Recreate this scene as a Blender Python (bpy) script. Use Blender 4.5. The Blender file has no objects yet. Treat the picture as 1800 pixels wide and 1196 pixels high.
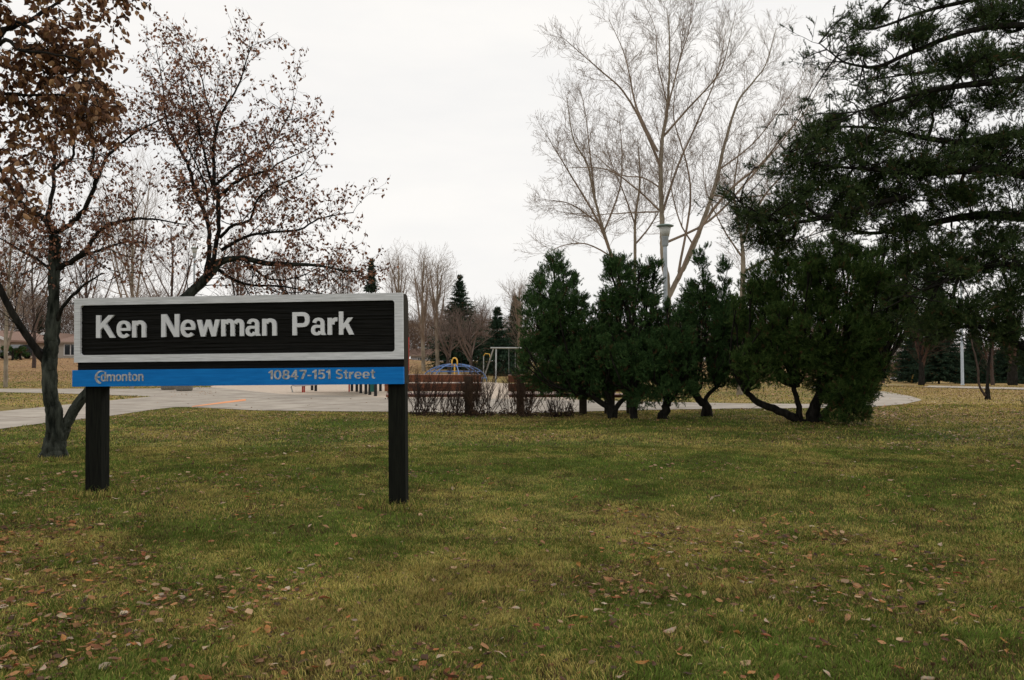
import bpy, bmesh, math, random
import numpy as np
from mathutils import Vector, Matrix, noise as mnoise
sc = bpy.context.scene
C = sc.collection
rng = np.random.default_rng(7)
random.seed(7)
# ------------------------------------------------------------------ camera
CAMZ, F, PX0, PY0, HOR = 1.4, 1400.0, 900.0, 598.0, 635.0
PITCH = math.atan((HOR - PY0) / F)
cd = bpy.data.cameras.new('camera'); cam = bpy.data.objects.new('camera', cd); C.objects.link(cam)
cd.sensor_width = 36; cd.lens = 28.0; cd.clip_start = 0.05; cd.clip_end = 5000
cam.location = (0, 0, CAMZ); cam.rotation_euler = (math.pi / 2 + PITCH, 0, 0)
sc.camera = cam
# ------------------------------------------------------------------ sky, sun, exposure
SUN_EL, SUN_AZ = math.radians(38), math.radians(35)     # high behind thick cloud, ahead of the camera
w = bpy.data.worlds.new('World'); sc.world = w; w.use_nodes = True
nt = w.node_tree; N = nt.nodes; N.clear()
def nd(tree, typ, **k):
    n = tree.nodes.new(typ)
    for a, b in k.items(): setattr(n, a, b)
    return n
out = nd(nt, 'ShaderNodeOutputWorld'); bg = nd(nt, 'ShaderNodeBackground')
sky = nd(nt, 'ShaderNodeTexSky'); sky.sky_type = 'NISHITA'; sky.sun_disc = False
sky.sun_elevation = SUN_EL; sky.sun_rotation = SUN_AZ
tc = nd(nt, 'ShaderNodeTexCoord'); mp = nd(nt, 'ShaderNodeMapping'); mp.inputs['Scale'].default_value = (1.3, 1.3, 4.5)
nz = nd(nt, 'ShaderNodeTexNoise'); nz.inputs['Scale'].default_value = 1.6; nz.inputs['Detail'].default_value = 5; nz.inputs['Roughness'].default_value = .55
rmp = nd(nt, 'ShaderNodeValToRGB')
rmp.color_ramp.elements[0].position = .30; rmp.color_ramp.elements[0].color = (8.95, 8.9, 8.85, 1)
rmp.color_ramp.elements[1].position = .62; rmp.color_ramp.elements[1].color = (10.1, 9.85, 9.5, 1)
mx = nd(nt, 'ShaderNodeMix', data_type='RGBA'); mx.inputs[0].default_value = .97
nt.links.new(tc.outputs['Generated'], mp.inputs[0]); nt.links.new(mp.outputs[0], nz.inputs[0]); nt.links.new(nz.outputs[0], rmp.inputs[0])
nt.links.new(sky.outputs[0], mx.inputs[6]); nt.links.new(rmp.outputs[0], mx.inputs[7])
nt.links.new(mx.outputs[2], bg.inputs[0]); bg.inputs[1].default_value = 0.10
nt.links.new(bg.outputs[0], out.inputs[0])
sd = bpy.data.lights.new('sun', 'SUN'); so = bpy.data.objects.new('sun', sd); C.objects.link(so)
sd.energy = 1.1; sd.angle = math.radians(22); sd.color = (1, .95, .88)
so.rotation_euler = (math.pi / 2 - SUN_EL, 0, math.pi - SUN_AZ)
vs = sc.view_settings; vs.view_transform = 'Standard'; vs.look = 'None'; vs.exposure = 0.0; vs.gamma = 1
# ------------------------------------------------------------------ projection and terrain
cp, sp_ = math.cos(PITCH), math.sin(PITCH)
def ray(px, py):
    a, b = (px - PX0) / F, (PY0 - py) / F
    return Vector((a, cp - b * sp_, sp_ + b * cp))
def at(px, py, Y):
    d = ray(px, py); return Vector((0, 0, CAMZ)) + d * (Y / d.y)
def sstep(t):
    t = np.clip(t, 0, 1); return t * t * (3 - 2 * t)
def terr(x, y):
    x = np.asarray(x, float); y = np.asarray(y, float)
    u = x / np.maximum(y, 6.0)
    A = np.interp(u, [-.7, -.52, -.13, 0, .12, .33, .42, .48, .7], [1.75, 1.75, 1.55, .85, .8, .75, 0, -1.55, -1.7])
    z = A * sstep((y - 41) / 47)
    z = z + np.where(u > .33, -1.0, 0.35) * sstep((y - 85) / 80) * np.clip(np.abs(u - .33) * 6, 0, 1)
    near = np.exp(-((x + 4.4) ** 2 + (y - 8.6) ** 2) / 9.0) * .035 - np.exp(-((x + .6) ** 2 + (y - 7.6) ** 2) / 6.0) * .045
    z = z + near + .02 * np.sin(x * .7 + 1) * np.sin(y * .55) * np.clip(y / 8, 0, 1) * np.clip((30 - y) / 10, 0, 1)
    return z
def tz(x, y): return float(terr(x, y))
def gp(px, py, dz=0.0):
    d = ray(px, py); Y = 2.0; o = None
    prev = None
    while Y < 900:
        p = Vector((0, 0, CAMZ)) + d * (Y / d.y)
        h = p.z - tz(p.x, p.y)
        if h <= 0:
            if prev is None: break
            a, b = prev, Y
            for _ in range(18):
                m = (a + b) / 2; p = Vector((0, 0, CAMZ)) + d * (m / d.y)
                if p.z - tz(p.x, p.y) <= 0: b = m
                else: a = m
            Y = b; break
        prev = Y; Y *= 1.03
    p = Vector((0, 0, CAMZ)) + d * (Y / d.y)
    return Vector((p.x, p.y, tz(p.x, p.y) + dz))
def vnoise(x, y, s, seed):
    r = np.random.default_rng(seed); G = r.random((256, 256))
    fx, fy = np.asarray(x) * s + 1000.3, np.asarray(y) * s + 1000.7
    ix, iy = np.floor(fx).astype(int), np.floor(fy).astype(int)
    tx, ty = fx - ix, fy - iy; tx = tx * tx * (3 - 2 * tx); ty = ty * ty * (3 - 2 * ty)
    g = lambda a, b: G[a % 256, b % 256]
    return (g(ix, iy) * (1 - tx) + g(ix + 1, iy) * tx) * (1 - ty) + (g(ix, iy + 1) * (1 - tx) + g(ix + 1, iy + 1) * tx) * ty
def fbm(x, y, s, seed): return .55 * vnoise(x, y, s, seed) + .3 * vnoise(x, y, s * 2.1, seed + 1) + .15 * vnoise(x, y, s * 4.3, seed + 2)
# ------------------------------------------------------------------ object helpers
def tag(o, label=None, cat=None, group=None, kind=None):
    for k, v in (('label', label), ('category', cat), ('group', group), ('kind', kind)):
        if v: o[k] = v
    return o
def empty(name, loc, label, cat, group=None, rz=0):
    o = bpy.data.objects.new(name, None); C.objects.link(o); o.location = loc; o.rotation_euler = (0, 0, rz)
    o.empty_display_size = .1
    return tag(o, label, cat, group)
def link(name, me, mat, parent=None, world=False):
    o = bpy.data.objects.new(name, me); C.objects.link(o)
    if mat is not None and not me.materials: me.materials.append(mat)
    if parent is not None:
        o.parent = parent
        if world: o.matrix_parent_inverse = Matrix.Translation(-parent.location) if not any(parent.rotation_euler) else parent.matrix_basis.inverted()
    return o
def copy_tree(o, parent=None):
    c = o.copy(); C.objects.link(c)
    if parent is not None: c.parent = parent
    for ch in list(o.children): copy_tree(ch, c)
    return c
def mesh_np(name, V, Fa, col=None, smooth=False):
    V = np.asarray(V, np.float32).reshape(-1, 3); Fa = np.asarray(Fa, np.int32)
    k = Fa.shape[1]; m = len(Fa)
    me = bpy.data.meshes.new(name)
    me.vertices.add(len(V)); me.vertices.foreach_set('co', V.ravel())
    me.loops.add(m * k); me.loops.foreach_set('vertex_index', Fa.ravel())
    me.polygons.add(m); me.polygons.foreach_set('loop_start', np.arange(m, dtype=np.int32) * k)
    try: me.polygons.foreach_set('loop_total', np.full(m, k, np.int32))
    except Exception: pass
    if smooth: me.polygons.foreach_set('use_smooth', np.ones(m, bool))
    me.update(calc_edges=True)
    if col is not None:
        a = me.color_attributes.new('Col', 'FLOAT_COLOR', 'POINT')
        cc = np.ones((len(V), 4), np.float32); cc[:, :3] = col
        a.data.foreach_set('color', cc.ravel())
    return me
class BM:
    def __init__(s): s.b = bmesh.new()
    def box(s, c, size, rot=None, bev=0.0):
        M = Matrix.Translation(c) @ (rot.to_4x4() if rot is not None else Matrix.Identity(4)) @ Matrix.Diagonal((size[0], size[1], size[2], 1))
        g = bmesh.ops.create_cube(s.b, size=1, matrix=M)
        if bev > 0:
            es = list({e for v in g['verts'] for e in v.link_edges})
            bmesh.ops.bevel(s.b, geom=es, offset=bev, segments=2, affect='EDGES', profile=.6)
        return s
    def tube(s, pts, rad, n=8, cap=True):
        pts = [Vector(p) for p in pts]; rad = rad if isinstance(rad, (list, tuple)) else [rad] * len(pts)
        rings = []
        for i, p in enumerate(pts):
            t = (pts[min(i + 1, len(pts) - 1)] - pts[max(i - 1, 0)]).normalized()
            a = t.cross(Vector((0, 0, 1)) if abs(t.z) < .9 else Vector((1, 0, 0))).normalized(); b = t.cross(a)
            rings.append([s.b.verts.new(p + (a * math.cos(2 * math.pi * k / n) + b * math.sin(2 * math.pi * k / n)) * rad[i]) for k in range(n)])
        for i in range(len(rings) - 1):
            for k in range(n): s.b.faces.new((rings[i][k], rings[i][(k + 1) % n], rings[i + 1][(k + 1) % n], rings[i + 1][k]))
        if cap: s.b.faces.new(rings[0][::-1]); s.b.faces.new(rings[-1])
        return s
    def lathe(s, c, prof, n=24):
        c = Vector(c); rings = [[s.b.verts.new(c + Vector((r * math.cos(2 * math.pi * k / n), r * math.sin(2 * math.pi * k / n), z))) for k in range(n)] for r, z in prof]
        for i in range(len(rings) - 1):
            for k in range(n): s.b.faces.new((rings[i][k], rings[i][(k + 1) % n], rings[i + 1][(k + 1) % n], rings[i + 1][k]))
        s.b.faces.new(rings[0][::-1]); s.b.faces.new(rings[-1]); return s
    def poly(s, pts, depth):
        """prism: outline pts, extruded by the vector depth"""
        a = [s.b.verts.new(Vector(p)) for p in pts]; b = [s.b.verts.new(Vector(p) + Vector(depth)) for p in pts]
        s.b.faces.new(a); s.b.faces.new(b[::-1]); n = len(a)
        for i in range(n): s.b.faces.new((a[i], b[i], b[(i + 1) % n], a[(i + 1) % n]))
        return s
    def mesh(s, name, smooth=False):
        bmesh.ops.recalc_face_normals(s.b, faces=s.b.faces)
        me = bpy.data.meshes.new(name); s.b.to_mesh(me); s.b.free()
        if smooth:
            for p in me.polygons: p.use_smooth = True
        return me
# ------------------------------------------------------------------ materials
def mat(name, c1, c2=None, scale=8, rough=.7, bump=0, stretch=(1, 1, 1), attr=False, metal=0, detail=6, spec=.3, bscale=None, dist=.02, trans=0):
    m = bpy.data.materials.new(name); m.use_nodes = True; t = m.node_tree; b = t.nodes['Principled BSDF']
    b.inputs['Roughness'].default_value = rough; b.inputs['Metallic'].default_value = metal; b.inputs['Specular IOR Level'].default_value = spec
    co = nd(t, 'ShaderNodeTexCoord'); ma = nd(t, 'ShaderNodeMapping'); ma.inputs['Scale'].default_value = stretch
    t.links.new(co.outputs['Object'], ma.inputs[0])
    nz = nd(t, 'ShaderNodeTexNoise'); nz.inputs['Scale'].default_value = scale; nz.inputs['Detail'].default_value = detail; nz.inputs['Roughness'].default_value = .6
    t.links.new(ma.outputs[0], nz.inputs[0])
    if attr:
        at_ = nd(t, 'ShaderNodeAttribute', attribute_name='Col')
        t.links.new(at_.outputs['Color'], b.inputs['Base Color'])
        if trans:
            tr = nd(t, 'ShaderNodeBsdfTranslucent'); ms = nd(t, 'ShaderNodeMixShader'); ms.inputs[0].default_value = trans
            t.links.new(at_.outputs['Color'], tr.inputs[0]); t.links.new(b.outputs[0], ms.inputs[1]); t.links.new(tr.outputs[0], ms.inputs[2])
            t.links.new(ms.outputs[0], t.nodes['Material Output'].inputs[0])
    else:
        r = nd(t, 'ShaderNodeValToRGB'); r.color_ramp.elements[0].position = .35; r.color_ramp.elements[1].position = .65
        r.color_ramp.elements[0].color = (*c1, 1); r.color_ramp.elements[1].color = (*(c2 or c1), 1)
        t.links.new(nz.outputs[0], r.inputs[0]); t.links.new(r.outputs[0], b.inputs['Base Color'])
    if bump:
        bn = nd(t, 'ShaderNodeBump'); bn.inputs['Strength'].default_value = bump; bn.inputs['Distance'].default_value = dist
        src = nz
        if bscale:
            src = nd(t, 'ShaderNodeTexNoise'); src.inputs['Scale'].default_value = bscale; src.inputs['Detail'].default_value = 6
            t.links.new(ma.outputs[0], src.inputs[0])
        t.links.new(src.outputs[0], bn.inputs['Height']); t.links.new(bn.outputs[0], b.inputs['Normal'])
    return m
M = {}
M['veg'] = mat('vegetation', (0, 0, 0), attr=True, rough=.8, spec=.08, trans=.2)
M['needle'] = mat('needles', (0, 0, 0), attr=True, rough=.75, spec=.06)
M['leaf'] = mat('dry_leaf', (0, 0, 0), attr=True, rough=.7, spec=.2, trans=.2)
M['ground'] = mat('ground_soil_grass', (0, 0, 0), attr=True, rough=.95, spec=.05)
M['bark_dark'] = mat('bark_dark', (.010, .0095, .008), (.030, .027, .023), 14, .95, 1.0, (1, 1, .25), dist=.03, spec=.08)
M['bark_lichen'] = mat('bark_lichen', (.008, .010, .008), (.070, .077, .062), 11, .95, 1.0, (1, 1, .3), dist=.05, spec=.08)
M['bark_twig'] = mat('bark_twig', (.05, .035, .03), (.085, .06, .05), 6, .85)
M['bark_pale'] = mat('bark_pale', (.20, .165, .12), (.34, .29, .22), 3, .85, .4, (1, 1, .5))
M['twig_pale'] = mat('twig_pale', (.19, .145, .11), (.30, .23, .175), 2, .85, spec=.1)
M['twig_far'] = mat('twig_far', (.13, .095, .08), (.20, .15, .125), 1, .9)
M['twig_red'] = mat('twig_redbrown', (.045, .028, .022), (.10, .062, .048), 5, .9, spec=.05)
M['twig_brush'] = mat('twig_brush', (.05, .032, .022), (.11, .07, .048), 5, .85, spec=.1)
M['twig_hedge'] = mat('twig_hedge', (.025, .016, .012), (.06, .036, .026), 5, .85)
# ------------------------------------------------------------------ ground
xs = np.unique(np.concatenate([np.linspace(-1500, -160, 10), np.linspace(-160, -50, 34), np.arange(-50, 60.1, 1.0), np.linspace(60, 170, 34), np.linspace(170, 1500, 10)]))
ys = np.unique(np.concatenate([np.linspace(-60, -4, 8), np.arange(-4, 30, .5), np.arange(30, 100, 1.0), np.linspace(100, 230, 40), np.linspace(230, 2200, 14)]))
XX, YY = np.meshgrid(xs, ys); ZZ = terr(XX, YY)
nx, ny = len(xs), len(ys)
idx = np.arange(nx * ny).reshape(ny, nx)
Fq = np.stack([idx[:-1, :-1], idx[:-1, 1:], idx[1:, 1:], idx[1:, :-1]], -1).reshape(-1, 4)
def proj(x, y):
    """photo position of a ground point on the flat lawn"""
    x = np.asarray(x, float); y = np.maximum(np.asarray(y, float), .5); z = terr(x, y) - CAMZ
    dz = z / y; v = (dz * cp - sp_) / (cp + dz * sp_)
    return PX0 + F * (x / y) / (cp + dz * sp_), PY0 - F * v
# plaza and path outlines (photo positions dropped on the terrain)
NEAR = [(-700, 860), (-200, 785), (0, 755), (84, 744), (186, 733), (268, 721), (307, 716.5), (330, 716), (444, 722), (582, 724), (682, 724.5), (900, 728), (1100, 722), (1300, 719), (1400, 718.5), (1532, 716), (1590, 711), (1622, 704)]
def leafy_far(x, y):
    """how much of the ground leaves cover beyond the lawn"""
    px, py = proj(x, y)
    f = fbm(x, y, .35, 31)
    slope = np.clip((y - 42) / 8, 0, 1) * np.interp(px, [-900, 700, 860, 1500, 1560, 1640, 3000], [1, 1, .35, 1, .3, .12, .12])
    slope = slope * np.clip((y - 42) / 8, 0, 1)
    rightp = np.clip((px - 1400) / 120, 0, 1) * np.clip(1 - np.abs(py - 722) / 26, 0, 1) * .8
    wedge = .35 * np.clip((y - 20) / 4, 0, 1)
    edge = np.clip(1 - np.abs(py - 733) / 9, 0, 1) * .3
    return np.clip(np.maximum.reduce([slope, rightp, wedge, edge]) * (.55 + .9 * f), 0, 1)
def grass_tone(x, y):
    """0 = fresh green, 1 = straw"""
    a = fbm(x, y, .62, 11); b = fbm(x, y, 2.6, 15)
    px, py = proj(x, y)
    right = np.clip((px - 1480) / 160, 0, 1) * np.clip((y - 19) / 12, 0, 1) * .8
    worn = .5 * np.exp(-((x + 3.1) / .9) ** 2 - ((y - 7.75) / .5) ** 2) + .3 * np.exp(-((x + 2.0) / 1.2) ** 2 - ((y - 7.3) / .35) ** 2)
    far = np.clip((y - 10) / 12, 0, 1) * .10
    return np.clip((a - .47) * 1.9 + (b - .5) * 1.7 + .36 + right + far + worn, 0, 1)
GREEN = np.array([.112, .160, .028]); STRAW = np.array([.365, .298, .092]); LEAFC = np.array([.30, .185, .095])
gt = grass_tone(XX, YY)[..., None]; lf = leafy_far(XX, YY)[..., None]
col = (GREEN * (1 - gt) + STRAW * gt) * (.38 + .25 * fbm(XX, YY, 3, 40)[..., None])
col = np.where(YY[..., None] > 24, col * 1.35, col)
fr_ = (np.clip((YY - 24) / 10, 0, 1) * np.clip(gt[..., 0] * 1.6 - .6, 0, 1))[..., None]; col = col * (1 - .6 * fr_) + np.array([.26, .175, .07]) * .6 * fr_
col = col * (1 - lf) + LEAFC * lf
me = mesh_np('ground', np.stack([XX, YY, ZZ], -1), Fq, col.reshape(-1, 3), smooth=True)
g = M['ground'].node_tree; b = g.nodes['Principled BSDF']; an = [n for n in g.nodes if n.type == 'ATTRIBUTE'][0]
co = nd(g, 'ShaderNodeTexCoord')
n1 = nd(g, 'ShaderNodeTexNoise'); n1.inputs['Scale'].default_value = 9; n1.inputs['Detail'].default_value = 9; n1.inputs['Roughness'].default_value = .7
vo = nd(g, 'ShaderNodeTexVoronoi'); vo.inputs['Scale'].default_value = 7.0
g.links.new(co.outputs['Object'], n1.inputs[0]); g.links.new(co.outputs['Object'], vo.inputs['Vector'])
m1 = nd(g, 'ShaderNodeMapRange'); m1.inputs[1].default_value = .3; m1.inputs[2].default_value = .7; m1.inputs[3].default_value = .55; m1.inputs[4].default_value = 1.5
g.links.new(n1.outputs[0], m1.inputs[0])
sx = nd(g, 'ShaderNodeSeparateColor'); g.links.new(vo.outputs['Color'], sx.inputs[0])
m2 = nd(g, 'ShaderNodeMapRange'); m2.inputs[3].default_value = .65; m2.inputs[4].default_value = 1.4; g.links.new(sx.outputs[0], m2.inputs[0])
mm = nd(g, 'ShaderNodeMath', operation='MULTIPLY'); g.links.new(m1.outputs[0], mm.inputs[0]); g.links.new(m2.outputs[0], mm.inputs[1])
vm = nd(g, 'ShaderNodeVectorMath', operation='SCALE'); g.links.new(an.outputs['Color'], vm.inputs[0]); g.links.new(mm.outputs[0], vm.inputs['Scale'])
g.links.new(vm.outputs[0], b.inputs['Base Color'])
bn = nd(g, 'ShaderNodeBump'); bn.inputs['Strength'].default_value = .6; bn.inputs['Distance'].default_value = .04
g.links.new(n1.outputs[0], bn.inputs['Height']); g.links.new(bn.outputs[0], b.inputs['Normal'])
tag(link('ground', me, M['ground']), 'autumn lawn and leaf covered rise of the park', kind='structure')

def resamp(line, n):
    P = [Vector((a, b_)) for a, b_ in line]; L = [0]
    for i in range(1, len(P)): L.append(L[-1] + (P[i] - P[i - 1]).length)
    o = []
    for k in range(n):
        s = L[-1] * k / (n - 1); i = 0
        while i < len(L) - 2 and L[i + 1] < s: i += 1
        t = (s - L[i]) / max(L[i + 1] - L[i], 1e-6); o.append(P[i].lerp(P[i + 1], t))
    return o
def strip(near, far, dz, n=60, mcross=8, V=None, Fl=None, wob=0.0):
    a = resamp(near, n); b_ = resamp(far, n); base = len(V)
    for i in range(n):
        p, q = gp(*a[i]), gp(*b_[i])
        for j in range(mcross + 1):
            r = p.lerp(q, j / mcross)
            if wob and j in (0,):
                r.y += wob * (mnoise.noise(Vector((r.x * 2.2, r.y * .3, 3.3))))
            V.append((r.x, r.y, tz(r.x, r.y) + dz))
    for i in range(n - 1):
        for j in range(mcross):
            k = base + i * (mcross + 1) + j; Fl.append((k, k + mcross + 1, k + mcross + 2, k + 1))
V, Fl = [], []
W0 = .012
strip([(-500, 820), (-200, 785), (0, 755), (84, 744), (186, 733), (268, 721)], [(-500, 785), (-200, 748), (0, 724), (129, 711), (200, 704), (268, 697.6)], W0, 70, 6, V, Fl, .12)
strip([(-500, 694), (-200, 691), (0, 690), (130, 693), (268, 697.6)], [(-500, 685), (-200, 684.5), (0, 684), (130, 684), (268, 684)], W0, 50, 5, V, Fl)
strip([(268, 721), (307, 716.5), (330, 716), (444, 722), (582, 724), (682, 724.5), (900, 728), (1100, 722), (1300, 719), (1440, 718)], [(268, 684), (307, 682), (370, 681), (440, 688), (500, 694), (622, 697), (681, 700), (900, 702), (1100, 706), (1300, 710), (1440, 711)], W0, 120, 12, V, Fl, .12)
strip([(1440, 718), (1532, 716), (1590, 711), (1622, 704), (1600, 697), (1556, 689), (1500, 683), (1440, 679)], [(1440, 711), (1490, 709), (1530, 706), (1540, 702), (1530, 697), (1500, 691), (1470, 686), (1420, 681)], W0, 60, 6, V, Fl)
strip([(1440, 676), (1560, 680), (1693, 683.4), (1800, 686), (2150, 694)], [(1440, 673.2), (1560, 676.8), (1693, 680.2), (1800, 682.6), (2150, 690)], W0 + .02, 60, 4, V, Fl)
me = mesh_np('path', V, Fl)
mc = mat('concrete', (.29, .25, .205), (.44, .39, .325), 1.1, .9, .25, detail=10, bscale=60, dist=.004)
t = mc.node_tree; b = t.nodes['Principled BSDF']; rr = [n for n in t.nodes if n.type == 'VALTORGB'][0]
co = nd(t, 'ShaderNodeTexCoord'); rot = nd(t, 'ShaderNodeMapping'); rot.inputs['Rotation'].default_value = (0, 0, math.radians(24)); t.links.new(co.outputs['Object'], rot.inputs[0])
br = nd(t, 'ShaderNodeTexBrick'); br.inputs['Scale'].default_value = 1; br.inputs['Brick Width'].default_value = 3.1; br.inputs['Row Height'].default_value = 2.6; br.inputs['Mortar Size'].default_value = .035; br.offset = .0
br.inputs['Color1'].default_value = (1, 1, 1, 1); br.inputs['Color2'].default_value = (.9, .9, .91, 1); br.inputs['Mortar'].default_value = (.5, .45, .4, 1)
t.links.new(rot.outputs[0], br.inputs[0])
mu = nd(t, 'ShaderNodeMix', data_type='RGBA', blend_type='MULTIPLY'); mu.inputs[0].default_value = 1
t.links.new(rr.outputs[0], mu.inputs[6]); t.links.new(br.outputs[0], mu.inputs[7]); t.links.new(mu.outputs[2], b.inputs['Base Color'])
tag(link('path', me, mc), 'pale concrete plaza and footpaths crossing the park', kind='structure')
V, Fl = [], []
strip([(338, 716.4), (380, 711.6), (432, 705.6)], [(338, 715.2), (380, 709.2), (432, 702.2)], W0 + .006, 20, 2, V, Fl)
mo = mat('orange_paint', (.62, .20, .06), (.80, .36, .17), 3, .8)
tag(link('path_marking', mesh_np('path_marking', V, Fl), mo), 'orange painted stripe along a raised joint of the concrete', kind='structure')
V, Fl = [], []
SANDN = [(370, 681), (440, 688), (500, 694), (622, 697), (681, 700), (900, 702), (1020, 704.4)]
strip(SANDN, [(370, 679.5), (400, 674), (500, 670), (622, 668), (681, 668), (860, 672), (960, 680)], .006, 80, 10, V, Fl)
msand = mat('sand', (.44, .35, .27), (.56, .47, .38), 5, .95, .5, bscale=14, dist=.05)
tag(link('sand', mesh_np('sand', V, Fl), msand), 'pale sand of the playground beyond the plaza', kind='structure')
# kerb line between the plaza and the sand
# ------------------------------------------------------------------ grass
def in_lawn(x, y):
    px, py = proj(x, y)
    e = np.interp(px, [a for a, _ in NEAR], [c for _, c in NEAR])
    e = np.where(px > 1622, 0, e)
    return py > e + .8
def blades(n, y0, y1, h, wid, pw=1.0, xm=.86, seed=1, extra=None):
    r = np.random.default_rng(seed)
    y = np.sqrt(r.random(n) * (y1 ** 2 - y0 ** 2) + y0 ** 2) if pw == 1 else y0 * (y1 / y0) ** r.random(n)
    x = (r.random(n) * 2 - 1) * (xm * y + 1.3)
    k = in_lawn(x, y) if extra is None else extra(x, y)
    x, y = x[k], y[k]; n = len(x)
    z = terr(x, y)
    cl = fbm(x, y, 5.0, 60)
    H = h * (.45 + r.random(n) * .75) * (.30 + 1.4 * cl ** 1.3); Wd = wid * (.7 + .6 * r.random(n))
    az = 9.0 * fbm(x, y, 4.5, 62) * 2 + r.normal(size=n) * .9; lean = .4 + .95 * r.random(n)
    fa = r.random(n) * 6.283; sx_, sy_ = np.cos(fa), np.sin(fa)
    gt = grass_tone(x, y); isst = r.random(n) < (.08 + .70 * gt ** 1.2 + .2 * ((y > 26) & (gt > .8)))
    dk = r.random(n)[:, None]
    c = np.where(isst[:, None], STRAW * (.7 + .9 * dk), GREEN * (.65 + .85 * dk))
    c = c * (.55 + .95 * fbm(x, y, 3.2, 77)[:, None])
    fr_ = np.clip((y - 24) / 10, 0, 1) * np.clip(gt * 1.6 - .6, 0, 1); c = c * (1 - .55 * fr_[:, None]) + np.array([.27, .185, .075]) * .55 * fr_[:, None]
    ol = (r.random(n) < .10 + .25 * (fbm(x, y, 2.6, 79) > .62))[:, None]; c = np.where(ol, np.array([.12, .075, .04]) * (.4 + dk), c)
    B = np.stack([x, y, z], -1)
    side = np.stack([sx_, sy_, 0 * x], -1) * Wd[:, None] * .5
    d1 = np.stack([np.cos(az) * lean * .35, np.sin(az) * lean * .35, np.ones(n)], -1) * (H * .55)[:, None]
    d2 = d1 + np.stack([np.cos(az) * lean * .9, np.sin(az) * lean * .9, np.ones(n) * (1 - .45 * lean)], -1) * (H * .5)[:, None]
    return B, side, d1, d2, c
def grass_mesh(name, sets):
    Vs, Fs, Cs = [], [], []; off = 0
    for B, side, d1, d2, c in sets:
        n = len(B)
        v = np.stack([B - side, B + side, B + d1 + side * .8, B + d1 - side * .8, B + d2], 1)
        f = np.array([[0, 1, 2], [0, 2, 3], [3, 2, 4]])[None] + (np.arange(n) * 5)[:, None, None] + off
        Vs.append(v.reshape(-1, 3)); Fs.append(f.reshape(-1, 3)); off += n * 5
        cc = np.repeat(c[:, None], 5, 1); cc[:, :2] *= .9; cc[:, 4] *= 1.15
        Cs.append(cc.reshape(-1, 3))
    return mesh_np(name, np.concatenate(Vs), np.concatenate(Fs), np.concatenate(Cs))
wedge = lambda x, y: (lambda px, py: (y < 62) & (((px < 268) & (py < np.interp(px, [-500, -200, 0, 129, 268], [785, 748, 724, 711, 697])) & (py > np.interp(px, [-200, 0, 130, 268], [691, 690, 693, 697.5]))) | ((px < 370) & (py < 683)) | ((px > 1200) & (py < np.interp(px, [1200, 1440, 1530, 1622], [708, 711, 690, 700])))))(*proj(x, y))
sets = [blades(560000, 2.4, 6.5, .034, .0040, seed=1), blades(600000, 6.5, 13, .034, .0055, seed=2), blades(260000, 13, 26, .045, .012, seed=3),
        blades(150000, 24, 60, .055, .028, seed=4, extra=lambda x, y: wedge(x, y) | ((y < 60) & in_lawn(x, y)))]
# longer unmown grass round the posts and trunks
def ring(cx, cy, r0, n, h, seed):
    B, side, d1, d2, c = blades(n, 1, 2, h, .006, seed=seed, extra=lambda x, y: x > -9)
    r = np.random.default_rng(seed); n = len(B); a = r.random(n) * 6.283; q = r0 * np.sqrt(r.random(n))
    x, y = cx + np.cos(a) * q, cy + np.sin(a) * q
    return np.stack([x, y, terr(x, y)], -1), side, d1, d2, c
tb = gp(92, 806)
sets += [ring(-4.2, 8.15, .36, 700, .085, 5), ring(-1.2, 7.9, .36, 700, .085, 6), ring(tb.x, tb.y, .5, 1500, .07, 7)]
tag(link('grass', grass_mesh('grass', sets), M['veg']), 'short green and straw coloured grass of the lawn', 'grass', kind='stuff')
# ------------------------------------------------------------------ fallen leaves
LCOL = np.array([[.34, .17, .07], [.24, .10, .045], [.44, .29, .17], [.15, .075, .04], [.48, .38, .28], [.40, .15, .05], [.08, .042, .025]])
def leaf_litter(n, sampler, size, seed, pale=0):
    r = np.random.default_rng(seed); x, y = sampler(r, n); n = len(x)
    z = terr(x, y)
    s = size * (.45 + 1.2 * r.random(n) ** 1.6); a = r.random(n) * 6.283
    # lifted on the blades, tilted and curled
    lx = np.stack([np.cos(a), np.sin(a), (r.random(n) - .5) * .7], -1); ly = np.stack([-np.sin(a), np.cos(a), (r.random(n) - .5) * .7], -1)
    out = []
    cur = (.1 + .35 * r.random(n)) * s * np.where(r.random(n) < .7, 1, -1)
    prof = [(-1, 0, .6), (-.45, .38, .9), (.25, .42, .7), (1, 0, 1), (.25, -.42, .7), (-.45, -.38, .9), (0, 0, -.3)]
    B = np.stack([x, y, z + .004 + .022 * r.random(n)], -1)
    for px_, py_, c_ in prof:
        jx = px_ * (1 + .25 * (r.random(n) - .5)); jy = py_ * (1 + .6 * (r.random(n) - .5))
        out.append(B + lx * (jx * s * .5)[:, None] + ly * (jy * s * .75)[:, None] + np.stack([0 * x, 0 * x, c_ * cur * .35], -1))
    v = np.stack(out, 1)
    f = np.array([[6, 0, 5], [6, 1, 0], [6, 2, 1], [6, 3, 2], [6, 4, 3], [6, 5, 4]])[None] + (np.arange(n) * 7)[:, None, None]
    ci = r.choice(len(LCOL), n, p=[.23, .19, .11, .17, .05 , .09, .16]); c = LCOL[ci] * (.6 + .7 * r.random(n))[:, None]
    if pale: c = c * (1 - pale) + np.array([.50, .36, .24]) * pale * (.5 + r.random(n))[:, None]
    return v.reshape(-1, 3), f.reshape(-1, 3), np.repeat(c[:, None], 7, 1).reshape(-1, 3)
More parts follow.
